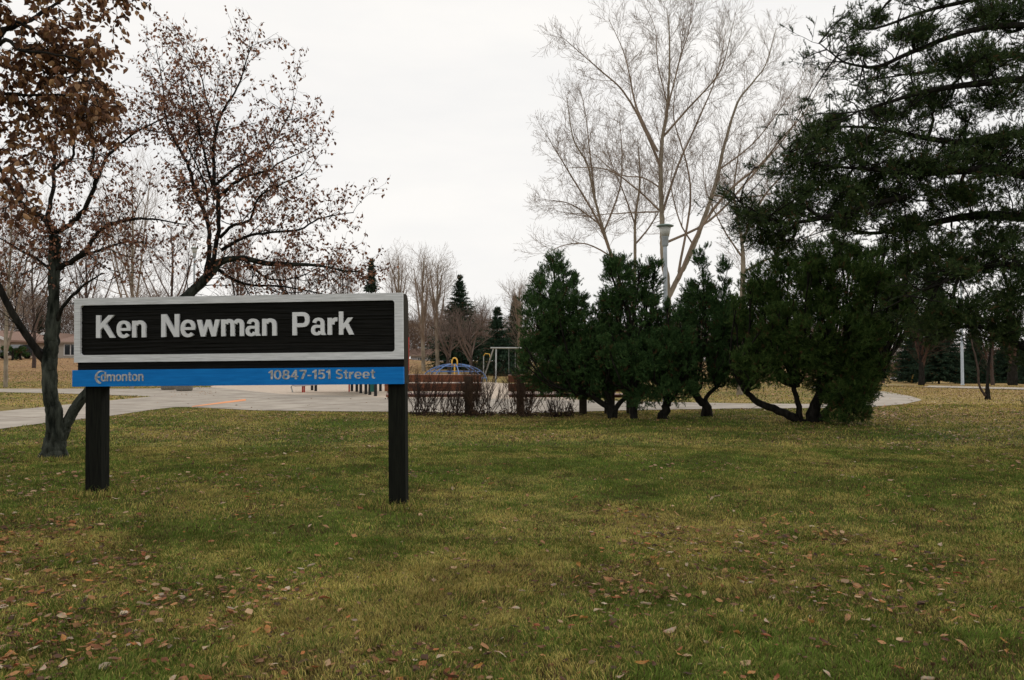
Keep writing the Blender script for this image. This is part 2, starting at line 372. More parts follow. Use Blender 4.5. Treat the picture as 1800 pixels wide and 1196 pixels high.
def s_lawn(y0, y1, thr):
    def f(r, n):
        y = np.sqrt(r.random(n) * (y1 ** 2 - y0 ** 2) + y0 ** 2); x = (r.random(n) * 2 - 1) * .85 * y
        d = fbm(x, y, .7, 90) + .35 * (fbm(x, y, 3, 93) - .5)
        px, _ = proj(x, y); _, py = proj(x, y); d = d + np.interp(px, [0, 500, 1100], [.15, .03, -.02]) + .14 * np.clip((700 - px) / 500, 0, 1) * np.clip((py - 960) / 120, 0, 1) + .16 * np.clip((px - 1250) / 300, 0, 1) * np.clip(1 - np.abs(py - 760) / 40, 0, 1) + .10 * np.clip(1 - np.abs(py - 735) / 14, 0, 1)
        k = in_lawn(x, y) & (r.random(n) < np.clip((d - thr) * 4, .05, 1)); return x[k], y[k]
    return f
def s_far(y0, y1, xm=.8, lim=None):
    def f(r, n):
        y = y0 + r.random(n) * (y1 - y0); x = (r.random(n) * 2 - 1) * xm * y
        px, py = proj(x, y)
        k = (r.random(n) < leafy_far(x, y)); k &= ~((py > 668) & (py < 701) & (px > 380) & (px < 1150))
        onp = (py > 697) & (py < np.interp(px, [a for a, _ in NEAR], [c for _, c in NEAR])) & (px < 1600) & (px > 250)
        k &= ~(onp & (r.random(n) < .93))
        k &= ~((px < 268) & (py < np.interp(px, [-200, 0, 84, 186, 268], [785, 755, 744, 733, 721])) & (py > np.interp(px, [-200, 0, 129, 268], [748, 724, 711, 697])) & (r.random(n) < .97))
        k &= ~((px < 300) & (py < np.interp(px, [-200, 0, 130, 268], [691, 690, 693, 697])) & (py > 684) & (r.random(n) < .97))
        return x[k], y[k]
    return f
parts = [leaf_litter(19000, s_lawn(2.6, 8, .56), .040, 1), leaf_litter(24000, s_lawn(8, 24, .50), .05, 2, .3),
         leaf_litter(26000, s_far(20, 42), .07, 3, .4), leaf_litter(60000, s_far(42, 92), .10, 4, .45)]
def tiny(v, f, c): return v, f, c * np.array([.55, .5, .5])
parts += [tiny(*leaf_litter(16000, s_lawn(2.6, 9, .38), .024, 11)), tiny(*leaf_litter(22000, s_lawn(9, 24, .36), .034, 12))]
def join(parts):
    off = 0; V, Fa, Co = [], [], []
    for v, f, c in parts: V.append(v); Fa.append(f + off); Co.append(c); off += len(v)
    return np.concatenate(V), np.concatenate(Fa), np.concatenate(Co)
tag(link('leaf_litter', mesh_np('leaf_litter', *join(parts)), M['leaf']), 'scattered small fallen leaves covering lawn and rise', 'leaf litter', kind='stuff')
# individual larger leaves
def leaf_mesh(i, colr):
    r = random.Random(i * 13 + 5); nL = 9; L, Wd = .5, .30 + .08 * (i % 3)
    V, Fa = [], []
    lobes = .22 if i % 3 == 1 else .05
    for k in range(nL + 1):
        t_ = k / nL; wv = Wd * (math.sin(math.pi * min(1, t_ * .93 + .05)) ** .8) * (1 + lobes * math.sin(t_ * 19 + i)) * .55
        for j in range(-2, 3):
            u = j / 2; cz = (u * u) * (.04 + .04 * (i % 4)) * (1 if i % 2 else -.6) + .07 * math.sin(t_ * 5 + i) + .02 * r.random()
            V.append((t_ * 1.0 - .5, u * wv, cz))
    for k in range(nL):
        for j in range(4): a = k * 5 + j; Fa.append((a, a + 5, a + 6, a + 1))
    b0 = len(V); V += [(-.5, -.012, .0), (-.5, .012, .0), (-.80, .008, .05), (-.80, -.008, .05)]; Fa.append((b0, b0 + 1, b0 + 2, b0 + 3))
    cc = np.array([[colr[q] * (.75 + .5 * r.random()) for q in range(3)] for _ in V]); 
    return mesh_np('fallen_leaf', V, Fa, cc, True)
LV = [('tan', (.36, .20, .095)), ('rust brown', (.28, .10, .04)), ('pale buff', (.44, .33, .22)), ('dark brown', (.10, .05, .028)), ('golden brown', (.40, .20, .06))]
protos = [(nm, leaf_mesh(i * 5 + j, c)) for j, (nm, c) in enumerate(LV) for i in range(4)]
r_ = random.Random(99); placed = 0
while placed < 290:
    y = 3.3 + (r_.random() ** 1.25) * 6.5; x = (r_.random() * 2 - 1) * .69 * y
    if float(fbm(np.array([x]), np.array([y]), .8, 90)[0]) + r_.random() * .35 < .6: continue
    if abs(x + 4.2) < .3 and abs(y - 8.2) < .4: continue
    nm, me = r_.choice(protos)
    o = link('fallen_leaf', me, M['leaf']); s = .04 + .035 * r_.random()
    o.location = (x, y, tz(x, y) + .020 + .012 * r_.random()); o.scale = (s, s, s)
    o.rotation_euler = ((r_.random() - .5) * .9, (r_.random() - .5) * .9, r_.random() * 6.28)
    qx, qy = proj(x, y); qx = float(qx); qy = float(qy)
    wh = ('before the sign post by the crab apple' if qx < 230 else 'in front of the name sign' if qx < 560 else 'near the benchward sign post' if qx < 800 else 'on open grass towards the benches' if qx < 1050 else 'on open grass towards the pine bushes' if qx < 1400 else 'on the grass before the wide olive pine')
    dp = 'nearest lawn' if qy > 1040 else 'middle lawn' if qy > 930 else 'level with its posts'
    tag(o, f'{nm} fallen leaf {wh}, {dp}', 'leaf', 'larger fallen leaves on the near lawn'); placed += 1
# ------------------------------------------------------------------ branches
class Tubes:
    def __init__(s): s.g = {}
    def add(s, pts, r0, r1, sides=3):
        s.g.setdefault((len(pts), sides), []).append((pts, r0, r1))
    def addr(s, pts, rads, sides=8):
        s.g.setdefault((len(pts), sides, 'r'), []).append((pts, rads, 0))
    def mesh(s, name, smooth=True):
        Vs, Fs, off = [], [], 0
        for key, L in s.g.items():
            K, S = key[0], key[1]
            P = np.array([[tuple(p) for p in l[0]] for l in L], float); n = len(L)
            bark_ = len(key) == 3 and S >= 14
            if len(key) == 3: R = np.array([l[1] for l in L], float)
            else:
                tt = np.linspace(0, 1, K)[None]; R = np.array([l[1] for l in L])[:, None] * (1 - tt) + np.array([l[2] for l in L])[:, None] * tt
            T = np.gradient(P, axis=1); T /= np.linalg.norm(T, axis=2, keepdims=True) + 1e-9
            D = P[:, -1] - P[:, 0]; ref = np.where(np.abs(D[:, 2:3]) > .75 * np.linalg.norm(D, axis=1, keepdims=True), np.array([[.2, 1, .0]]), np.array([[0, .1, 1.]]))[:, None]
            A = np.cross(T, np.broadcast_to(ref, T.shape)); A /= np.linalg.norm(A, axis=2, keepdims=True) + 1e-9; Bv = np.cross(T, A)
            an = 2 * np.pi * np.arange(S) / S
            if bark_:
                rel = np.empty((n, K, S))
                for i in range(n):
                    for k_ in range(K):
                        for j in range(S):
                            a = 2 * math.pi * j / S; q = P[i, k_]
                            rel[i, k_, j] = 1 + .10 * mnoise.noise(Vector((math.cos(a) * 1.6, math.sin(a) * 1.6, q[2] * 1.8 + i * 9))) + .20 * (1 - abs(mnoise.noise(Vector((math.cos(a) * 5, math.sin(a) * 5, q[2] * 3.0)))) * 4)
                Rr = R[:, :, None] * rel
            ring_ = P[:, :, None] + (Rr[..., None] if bark_ else R[:, :, None, None]) * (A[:, :, None] * np.cos(an)[None, None, :, None] + Bv[:, :, None] * np.sin(an)[None, None, :, None])
            base = np.arange(n)[:, None, None] * (K * S) + np.arange(K - 1)[None, :, None] * S + off
            k = np.arange(S)[None, None]; k2 = (np.arange(S) + 1)[None, None] % S
            Fs.append(np.stack([base + k, base + k2, base + k2 + S, base + k + S], -1).reshape(-1, 4)); Vs.append(ring_.reshape(-1, 3)); off += n * K * S
        return mesh_np(name, np.concatenate(Vs), np.concatenate(Fs), None, smooth)
def rv(r): return Vector((r.gauss(0, 1), r.gauss(0, 1), r.gauss(0, 1))).normalized()
def curve(p, d, L, k, r, wob=.25, up=.1):
    pts = [p.copy()]; d = d.normalized(); q = p.copy()
    for i in range(k):
        d = (d + rv(r) * wob + Vector((0, 0, up))).normalized(); q = q + d * (L / k); pts.append(q.copy())
    return pts, d
def smooth_line(pts, rads, sub=4, r=None, jit=0.0):
    """Catmull-Rom through the limb's joints"""
    o, ro = [], []; n = len(pts)
    for i in range(n - 1):
        p0, p1, p2, p3 = pts[max(i - 1, 0)], pts[i], pts[i + 1], pts[min(i + 2, n - 1)]
        for k in range(sub):
            t = k / sub
            q = .5 * ((2 * p1) + (p2 - p0) * t + (2 * p0 - 5 * p1 + 4 * p2 - p3) * t * t + (3 * p1 - p0 - 3 * p2 + p3) * t ** 3)
            if r and jit: q = q + rv(r) * jit * (rads[i] + .01)
            o.append(q); ro.append(rads[i] * (1 - t) + rads[i + 1] * t)
    o.append(pts[-1]); ro.append(rads[-1]); return o, ro
def spawn(T, pts, rads, r, lev, P, ends, t0=.15):
    """side branches along a limb; P: dict(len, n, ang, up, wob, min, ratio)"""
    Ltot = sum((pts[i + 1] - pts[i]).length for i in range(len(pts) - 1))
    cnt = max(1, int(P['dens'][lev] * Ltot + r.random()))
    for c in range(cnt):
        f = t0 + (1 - t0) * (c + r.random()) / cnt; s = f * (len(pts) - 1); i = min(int(s), len(pts) - 2); p = pts[i].lerp(pts[i + 1], s - i)
        tan = (pts[i + 1] - pts[i]).normalized(); rad = rads[i]
        perp = rv(r); perp = (perp - tan * perp.dot(tan)).normalized()
        if P.get('flat'): perp.z *= P['flat']; perp.normalize()
        a = math.radians(P['ang'] * (.7 + .6 * r.random())); d = tan * math.cos(a) + perp * math.sin(a)
        L = P['len'][lev] * (.45 + .8 * r.random()) * (1.05 - P.get('taper', .45) * f)
        r0 = max(min(rad * .6, L * P.get('thick', .012)), P['min']); r1 = max(r0 * .35, P['min'] * .7)
        k = 4 if lev < len(P['len']) - 1 else 3
        q, dd = curve(p, d, L, k, r, P['wob'], P['up'])
        T.add(q, r0, r1, 4 if lev == 0 else 3)
        if lev < len(P['len']) - 1: spawn(T, q, [r0 + (r1 - r0) * j / k for j in range(k + 1)], r, lev + 1, P, ends, .1)
        else: ends.append((q, r0))
def densify(pts, rads, m):
    a, b = [], []
    for i in range(len(pts) - 1):
        for k in range(m): a.append(pts[i].lerp(pts[i + 1], k / m)); b.append(rads[i] + (rads[i + 1] - rads[i]) * k / m)
    return a + [pts[-1]], b + [rads[-1]]
def limbs_px(defs, Y, r, jit=.25, zoff=None):
    """defs: list of (list of (px,py,radius_px), depth drift at tip)"""
    o = []
    for pts, drift, *st in defs:
        st = st[0] if st else 0.0
        n = len(pts); P_, R_ = [], []
        for i, (a, b_, c) in enumerate(pts):
            t_ = i / max(n - 1, 1); Yd = Y + st + (drift - st) * t_
            P_.append(at(a, b_, Yd)); R_.append(c * Yd / F)
        o.append(smooth_line(P_, R_, 4, r, .08 if R_[0] > .06 else jit))
    return o
def leaves_on(ends, per, size, r, cols, hang=.6, seed=5):
    pos = []
    for q, _ in ends:
        for k in range(per if isinstance(per, int) else (int(per) + (r.random() < per % 1))):
            t_ = r.random() * (len(q) - 1); i = min(int(t_), len(q) - 2); pos.append(tuple(q[i].lerp(q[i + 1], t_ - i)))
    B = np.array(pos); n = len(B); g_ = np.random.default_rng(seed)
    d = g_.normal(size=(n, 3)); d[:, 2] = -np.abs(d[:, 2]) * hang - hang; d /= np.linalg.norm(d, axis=1, keepdims=True)
    s = g_.normal(size=(n, 3)); s = np.cross(d, s); s /= np.linalg.norm(s, axis=1, keepdims=True); nn = np.cross(d, s)
    sz = size * (.55 + .8 * g_.random(n))[:, None]
    st = B + d * sz * .25
    cu_ = (g_.random(n) * .5 - .1)[:, None]
    row = [(0, 0, 0), (.22, .30, .2), (.58, .36, .3), (1, 0, .1), (.58, -.36, .3), (.22, -.30, .2), (.45, 0, 0)]
    v = np.stack([st + d * sz * a_ + s * sz * b_ * .8 + nn * sz * (c_ + cu_ * a_ * a_) for a_, b_, c_ in row], 1)
    f = np.array([[6, 0, 1], [6, 1, 2], [6, 2, 3], [6, 3, 4], [6, 4, 5], [6, 5, 0]])[None] + (np.arange(n) * 7)[:, None, None]
    cc = np.array(cols)[g_.choice(len(cols), n)] * (.6 + .8 * g_.random(n))[:, None]
    return v.reshape(-1, 3), f.reshape(-1, 3), np.repeat(cc[:, None], 7, 1).reshape(-1, 3)
def make_tree(name, label, cat, Y, limbs, P, seed, mt, mtw, trunk_n=1, leaf=None, group=None, t0=.2, skirt=None):
    """limbs[0:trunk_n] are the trunk; everything else the crown"""
    r = random.Random(seed); rs_ = .60 if name == 'poplar_tree' else 1.0
    L = [(p_, [q * rs_ for q in a_]) for p_, a_ in limbs_px(limbs, Y, r)]
    base = L[0][0][0]; bz = tz(base.x, base.y); root = empty(name, (base.x, base.y, bz), label, cat, group)
    # root the trunk in the ground
    T1, T2, ends = Tubes(), Tubes(), []
    for i, (pts, rads) in enumerate(L):
        if name == 'crabapple_tree' and i >= trunk_n: rads = [q * .82 for q in rads]
        if i == 0:
            pts = [Vector((pts[0].x, pts[0].y, bz - .15))] + pts; rads = [rads[0] * 1.25] + rads
        big = rads[0] > .05
        (T1 if i < trunk_n else T2).addr(*(densify(pts, rads, 7) if i < trunk_n else (pts, [max(q, .004) for q in rads])), 26 if i < trunk_n else (9 if big else 6))
        spawn(T2, pts, rads, r, 0, P, ends, t0 if i >= trunk_n else P.get('trunk_t0', .5) if i == 0 else .42)
    link('trunk', T1.mesh('trunk'), mt, root, True)
    link('crown', T2.mesh('crown'), mtw, root, True)
    if leaf:
        print('ENDS', name, len(ends))
        v, f, c = leaves_on([e for e in ends if name != 'crabapple_tree' or e[0][-1].z > 2.3 + .5 * r.random()], leaf[0], leaf[1], r, leaf[2], leaf[3], seed)
        link('leaves', mesh_np('leaves', v, f, c), M['leaf'], root, True)
    return root
def z7(a, b, r): return (a / 2.3, b / 2.3, r)
def z8(a, b, r): return (300 + a / 2.3, b / 2.3, r)
def zp(a, b, r): return (940 + a / 2.215, b / 2.215, r)
def zr(a, b, r): return (1260 + a / 2.3, b / 2.3, r)
RED = [(.24, .11, .07), (.30, .14, .085), (.16, .075, .05), (.38, .20, .12), (.20, .11, .08)]
# crab apple in front: two stems from one foot
Pc = dict(dens=[7.5, 8.5, 9.0], len=[.82, .48, .26], ang=48, up=.06, wob=.28, min=.0020, thick=.011, trunk_t0=.86)
limbs = [
 ([(93, 808, 24), (96, 788, 17), (98, 762, 13.5), (95, 725, 12), (89, 685, 11), (87, 640, 10.5), (91, 600, 11), (94, 560, 10.5), (95, 520, 8), (96, 470, 8.5), (97, 415, 8)], 0),
 ([(103, 792, 9), (110, 765, 8.5), (123, 735, 8), (142, 703, 8), (200, 640, 8.5), (265, 575, 8), (330, 520, 7.5), (372, 478, 7), (387, 461, 5.5), (426, 454, 4.5), (465, 463, 4), (517, 465, 3), (561, 467, 2), (604, 476, 1.5), (632, 478, 1)], .6),
 ([(80, 636, 9), (62, 612, 8), (40, 580, 7.5), (14, 535, 7), (-14, 480, 6), (-45, 430, 5), (-80, 350, 3)], -.5),
 ([z7(220, 950, 8), z7(180, 885, 6.5), z7(130, 860, 6), z7(90, 825, 5), z7(30, 740, 4), z7(-40, 600, 2)], -.4),
 ([z7(190, 890, 5), z7(212, 780, 4.2), z7(218, 680, 4), z7(226, 570, 2.6), z7(240, 450, 1.4)], .5),
 ([z7(218, 690, 3.5), z7(250, 660, 3.2), z7(292, 640, 3), z7(302, 560, 2.2), z7(330, 450, 1.2)], -.4),
 ([z7(235, 940, 6), z7(300, 895, 5.2), z7(350, 830, 5), z7(386, 740, 4.5), z7(366, 690, 3.5), z7(380, 610, 2.6), z7(370, 480, 1.5)], -.5),
 ([z7(388, 740, 4), z7(430, 640, 3.4), z7(480, 590, 2.8), z7(560, 530, 2.2), z7(700, 460, 1.3)], .6),
 ([z7(228, 1090, 6), z7(300, 1050, 5.5), z7(345, 1015, 5), z7(400, 940, 4.4), z7(470, 900, 4), z7(550, 885, 3), z7(640, 890, 2), z7(760, 912, 1)], -.5),
 ([z7(310, 1050, 4), z7(380, 1020, 3.2), z7(440, 1000, 2.8), z7(500, 980, 2), z7(590, 980, 1)], .8),
 ([z7(228, 1110, 4), z7(150, 1050, 3), z7(60, 1000, 2.2), z7(-60, 930, 1.2)], .6),
 ([(100, 570, 4.5), (110, 540, 4), (128, 520, 3.4), (150, 500, 2.5), (180, 480, 1.2)], -.4),
 ([(365, 486, 6), z8(175, 1040, 5.5), z8(195, 930, 5), z8(192, 800, 5), z8(176, 740, 4.4), z8(174, 600, 4), z8(182, 535, 3.4), z8(215, 440, 2.8), z8(270, 355, 2), z8(310, 230, 1.3), z8(332, 175, .8)], .3, .2),
 ([(362, 488, 6), z8(155, 1040, 5.5), z8(155, 950, 5), z8(130, 840, 5), z8(95, 770, 4.4), z8(75, 680, 3.8), z8(35, 600, 3.2), z8(-5, 530, 2.4), z7(665, 440, 1.8), z7(655, 320, 1.2), z7(630, 190, .8)], .9, .2),
 ([z8(130, 835, 3), z8(150, 790, 2.6), z8(120, 700, 2), z8(60, 560, 1.6), z8(40, 420, 1)], -.3, .4),
 ([z8(195, 800, 4), z8(240, 755, 3.6), z8(300, 715, 3), z8(400, 690, 2.2), z8(430, 665, 1.6), z8(560, 600, .9)], -.5, .3),
 ([z8(177, 750, 4), z8(255, 685, 3), z8(340, 635, 2.4), z8(420, 570, 1.8), z8(480, 460, 1.2), z8(500, 390, .7)], 1.0, .3),
 ([z8(200, 960, 4), z8(250, 915, 3.4), z8(320, 890, 3), z8(355, 800, 2.4), z8(430, 755, 1.8), z8(540, 700, 1)], -.9, .3),
 ([z8(205, 1010, 4), z8(300, 960, 3.2), z8(400, 940, 2.8), z8(520, 930, 2.2), z8(600, 885, 1.6), z8(740, 860, .9)], .2, .3),
 ([z8(170, 745, 3.4), z8(130, 600, 2.4), z8(100, 450, 1.6), z8(60, 300, .9)], -.6, .3),
 ([z8(183, 540, 3), z8(150, 420, 2), z8(120, 300, 1.3), z8(70, 190, .8)], .6, .3),
 ([z8(290, 1045, 3), z8(330, 1080, 2.4), z8(400, 1130, 2), z8(520, 1120, 1.4), z8(640, 1060, .8)], .9, .4),
 ([(376, 470, 4), (430, 500, 3), (500, 505, 2), (580, 520, 1.2)], 1.2, .4),
]
# twigs only, no leaves, low on the trunk; leaves in the crown
rt = make_tree('crabapple_tree', 'crab apple tree with lichen grey trunk and brown clinging leaves behind the sign', 'tree', 11.5, limbs, Pc, 3, M['bark_lichen'], M['bark_dark'], 2, (3.0, .050, RED, .6))
# sucker twigs at the stem behind the post
# near tree out of the picture on the left; its leafy boughs hang into view
Pn = dict(dens=[9, 12], len=[.44, .24], ang=50, up=.0, wob=.3, min=.0022, thick=.012, trunk_t0=.97)
OAK = [(.15, .07, .035), (.26, .13, .06), (.09, .045, .03), (.36, .21, .11), (.18, .085, .045)]
limbs = [
 ([(-330, 930, 34), (-320, 700, 26), (-310, 450, 22), (-300, 150, 17), (-290, -150, 10)], 0),
 ([(-310, 300, 12), (-180, 240, 9), (-60, 170, 6), z7(0, 170, 4), z7(80, 203, 3), z7(190, 215, 2), z7(330, 250, 1.2), z7(390, 330, .8)], -.3),
 ([(-305, 200, 12), (-180, 120, 9), (-60, 70, 6), z7(90, 95, 4), z7(190, 40, 3), z7(250, 0, 2), z7(380, -40, 1.2), z7(480, 10, .7)], .4),
 ([(-308, 350, 12), (-160, 260, 8), (-60, 190, 5), z7(0, 380, 3), z7(120, 388, 2.4), z7(270, 385, 1.4), z7(380, 440, .8)], .2),
 ([(-308, 380, 12), (-160, 270, 8), (-60, 200, 5), z7(0, 395, 3.4), z7(130, 430, 3), z7(270, 470, 2), z7(400, 500, 1.1)], .7),
 ([(-308, 450, 10), (-200, 380, 7), (-90, 320, 4), z7(0, 690, 2.6), z7(60, 720, 1.6), z7(110, 790, .8)], -.2),
 ([(-300, 100, 9), (-150, 20, 6), (-30, -20, 4), (60, -5, 3), (120, -30, 2), (190, -20, 1)], -.5),
 ([z7(-10, 160, 4), z7(60, 90, 3), z7(140, 130, 2), z7(230, 200, 1.5), z7(340, 300, 1), z7(400, 430, .7)], 0, .1),
 ([z7(90, 210, 3), z7(180, 290, 2), z7(260, 330, 1.5), z7(330, 400, 1), z7(350, 480, .7)], 0, .2),
 ([z7(120, 390, 2.5), z7(200, 330, 1.8), z7(300, 300, 1.3), z7(400, 200, .8)], 0, .3),
]
make_tree('broadleaf_tree', 'near tree at the edge whose boughs of curled brown leaves hang in', 'tree', 6.0, limbs, Pn, 8, M['bark_dark'], M['bark_dark'], 1, (10, .050, OAK, .7))
# ------------------------------------------------------------------ poplars
Pp = dict(taper=.5, dens=[3.0, 4.3, 5.4, 6.0], len=[1.65, .95, .52, .30], ang=40, up=.09, wob=.10, min=.0045, thick=.0075, trunk_t0=.35)
limbs = [
 ([(1168, 698, 9), zp(520, 1170, 8.5), zp(500, 1000, 7.2), zp(495, 850, 6.4), zp(490, 700, 5.8), zp(495, 560, 5), zp(515, 430, 4.2), zp(525, 250, 2.4), zp(522, 100, 1.4), zp(512, 30, .6)], 0),
 ([zp(515, 1170, 7), zp(560, 1080, 6.5), zp(600, 1000, 6.5), zp(645, 890, 6), zp(700, 730, 5), zp(740, 560, 4), zp(790, 400, 3), zp(850, 320, 2.2), zp(900, 250, 1.5), zp(940, 110, .6)], 1.5),
 ([zp(490, 650, 4.5), zp(440, 530, 4), zp(385, 420, 3.2), zp(330, 340, 2.6), zp(250, 270, 2), zp(170, 200, 1.3), zp(95, 135, .6)], -2),
 ([zp(478, 590, 4), zp(400, 430, 3), zp(370, 300, 2.2), zp(345, 200, 1.4), zp(285, 70, .6)], 1.5),
 ([zp(498, 535, 3.6), zp(600, 420, 2.8), zp(700, 310, 2.2), zp(740, 230, 1.6), zp(775, 80, .6)], -2.2),
 ([zp(495, 835, 4), zp(560, 640, 3.2), zp(640, 460, 2.4), zp(710, 290, 1.6), zp(745, 110, .6)], 2),
 ([zp(560, 1085, 5), zp(640, 900, 4.4), zp(760, 740, 3.8), zp(880, 640, 3), zp(960, 540, 2.2), zp(1050, 440, 1.4), zp(1115, 320, .6)], -2.4),
 ([zp(499, 950, 4), zp(680, 860, 3.4), zp(850, 680, 2.8), zp(1000, 500, 1.8), zp(1080, 330, .8)], 2.5),
 ([zp(485, 820, 3), zp(400, 740, 2.4), zp(280, 660, 1.8), zp(120, 655, .8)], -1.8),
 ([zp(485, 730, 3), zp(420, 692, 2.2), zp(330, 680, 1.6), zp(230, 600, .8)], 1.5),
 ([zp(480, 825, 2.6), zp(370, 830, 2), zp(280, 835, 1.4), zp(160, 850, .7)], 1.8),
 ([zp(560, 1060, 4), zp(605, 800, 3), zp(592, 640, 2.4), zp(540, 450, 1.6), zp(560, 300, .8)], 1.0),
 ([zp(620, 960, 2.6), zp(560, 850, 2), zp(530, 700, 1.4), zp(560, 560, .7)], -1.5, .4),
 ([zp(720, 660, 3), zp(850, 560, 2.2), zp(960, 420, 1.4), zp(1040, 300, .6)], 1.5, .7),
 ([zp(505, 480, 3), zp(560, 250, 2), zp(600, 120, 1.2), zp(610, 10, .6)], -1.0),
 ([zp(520, 420, 2.4), zp(480, 260, 1.6), zp(470, 120, 1), zp(440, 40, .6)], 1.0),
 ([zp(690, 760, 3), zp(800, 770, 2.4), zp(960, 740, 1.4), zp(1080, 640, .7)], 2.0, .6),
]
make_tree('poplar_tree', 'tallest bare pale poplar, its trunk straight behind the lamp post', 'tree', 31, limbs, Pp, 21, M['bark_pale'], M['twig_pale'], 2)
limbs = [
 ([(1078, 694, 6), zp(330, 1080, 5), zp(300, 1000, 4.4), zp(262, 880, 3.8), zp(230, 760, 3.2), zp(205, 640, 2.5), zp(150, 540, 1.8), zp(125, 380, .7)], 0),
 ([zp(300, 1000, 4), zp(240, 850, 3), zp(150, 700, 2.2), zp(90, 600, 1.4), zp(30, 500, .6)], -2),
 ([zp(270, 900, 3), zp(330, 740, 2.2), zp(340, 600, 1.5), zp(330, 470, .7)], 2),
 ([zp(235, 770, 3), zp(215, 600, 2), zp(200, 460, 1.3), zp(180, 360, .6)], 1),
 ([zp(300, 1000, 3), zp(200, 950, 2), zp(100, 960, 1.2), zp(30, 1000, .6)], 1.5),
 ([zp(260, 880, 2.6), zp(150, 800, 1.8), zp(70, 780, .7)], -1.5),
]
make_tree('poplar_tree', 'smaller bare poplar leaning out beyond the two leftmost pine bushes', 'tree', 34, limbs, Pp, 22, M['bark_pale'], M['twig_pale'], 1)
limbs = [
 ([(1112, 692, 5), zp(390, 1000, 4), zp(392, 850, 3.2), zp(410, 700, 2.2), zp(400, 540, .8)], 0),
 ([zp(392, 950, 3), zp(450, 880, 2.2), zp(500, 780, 1.3), zp(520, 640, .6)], 1.5),
 ([zp(392, 880, 2.6), zp(350, 760, 1.8), zp(300, 640, 1.1), zp(270, 540, .6)], -1.5),
]
make_tree('poplar_tree', 'slim bare poplar standing close beside the tall one', 'tree', 36, limbs, Pp, 23, M['bark_pale'], M['twig_pale'], 1)
limbs = [
 ([(1300, 692, 8), (1303, 560, 7), (1306, 470, 6), (1302, 410, 4), (1290, 340, 3), (1300, 260, 1)], 0),
 ([(1305, 480, 4), (1340, 460, 3.2), (1390, 440, 2), (1440, 400, 1)], -1.5),
 ([(1304, 430, 4), (1340, 350, 3), (1390, 290, 2), (1420, 220, .8)], 1.5),
 ([(1303, 450, 3), (1270, 400, 2), (1240, 330, 1.2), (1235, 260, .6)], 1.2),
]
make_tree('poplar_tree', 'pale bare tree trunk showing just over the low pine bushes', 'tree', 33, limbs, Pp, 24, M['bark_pale'], M['twig_pale'], 1)
# ------------------------------------------------------------------ trees of the distance
Pb = dict(dens=[2.2, 3.0, 3.6], len=[2.2, 1.2, .7], ang=42, up=.12, wob=.2, min=.006, thick=.010, trunk_t0=.25)
def far_tree(px, base_py, top_py, Y, spread, seed, label, m1, m2, name='bare_tree', stems=6, group=None, lean=0, tr=3.0, P=None):
    r = random.Random(seed); g0 = at(px, base_py, Y); zb = tz(g0.x, g0.y)
    by = HOR - (zb - CAMZ) * F / Y      # row at which this trunk meets the terrain
    H = by - top_py; L = [([(px, by, tr), (px + lean * .3 + r.uniform(-3, 3), by - H * .35, tr * .75), (px + lean * .7 + r.uniform(-4, 4), by - H * .7, tr * .42), (px + lean, top_py, .5)], 0)]
    for k in range(stems):
        f = .18 + .6 * k / stems + r.random() * .08; a = r.uniform(-1, 1); sx_ = spread * a * (1.1 - .5 * f)
        x0 = px + lean * f; y0 = by - H * f; h = H * (1 - f) * r.uniform(.55, .95)
        L.append(([(x0, y0, tr * .6 * (1 - f) + .5), (x0 + sx_ * .45, y0 - h * .45, tr * .4 * (1 - f) + .4), (x0 + sx_ * .85, y0 - h, .45)], r.uniform(-2, 2)))
    Q = dict(P or Pb); sc_ = Y / 60.0
    Q['min'] = Q['min'] * max(.6, min(1.4, sc_))
    return make_tree(name, label, 'tree', Y, L, Q, seed, m1, m2, 1, group=group)
far = [
 (745, 645, 455, 62, 30, 'slender bare birch, the first one clear of the sign edge'),
 (770, 645, 462, 66, 32, 'bare birch with fine upswept twigs just before the large spruce'),
 (700, 640, 450, 70, 26, 'bare birch whose twigs rise above the sign top near its corner'),
 (790, 640, 572, 60, 40, 'low bushy grey bare tree in front of the large spruce'),
 (828, 640, 560, 57, 46, 'dense grey bare tree growing before the foot of the large spruce'),
 (912, 650, 505, 60, 34, 'bare tree with a pale stem between small spruce and pine bush'),
 (848, 642, 545, 80, 26, 'faint bare tree showing between the two spruces'),
 (232, 640, 300, 40, 95, 'pale barked bare tree rising behind the sign between crab apple stems'),
 (10, 640, 330, 42, 80, 'pale barked bare tree at the edge beyond the crab apple'),
 (60, 634, 430, 64, 110, 'brown bare tree over the gabled house'),
 (-60, 634, 380, 60, 120, 'wide brown bare tree beyond the beige house'),
 (150, 634, 420, 70, 90, 'brown bare tree behind the cream house'),
 (300, 636, 400, 66, 90, 'bare brown tree behind the sign below the distant lamp'),
 (420, 636, 420, 70, 90, 'bare brown tree behind the middle of the sign'),
 (520, 636, 452, 75, 70, 'bare grey tree far behind the word on the sign'),
 (600, 636, 470, 72, 50, 'bare grey tree beside the spruce that tops the sign'),
]
for i, (px, by, ty, Y, s, lab) in enumerate(far):
    pale = i in (0, 1, 2, 5, 7, 8)
    far_tree(px, by, ty, Y, s, 200 + i, lab, M['bark_pale'] if pale else M['bark_twig'], M['twig_pale'] if pale else M['twig_far'], 'birch_tree' if i < 3 else 'bare_tree', 8, tr=3.4 if pale else 3.0, lean=(10 if i == 8 else 0))
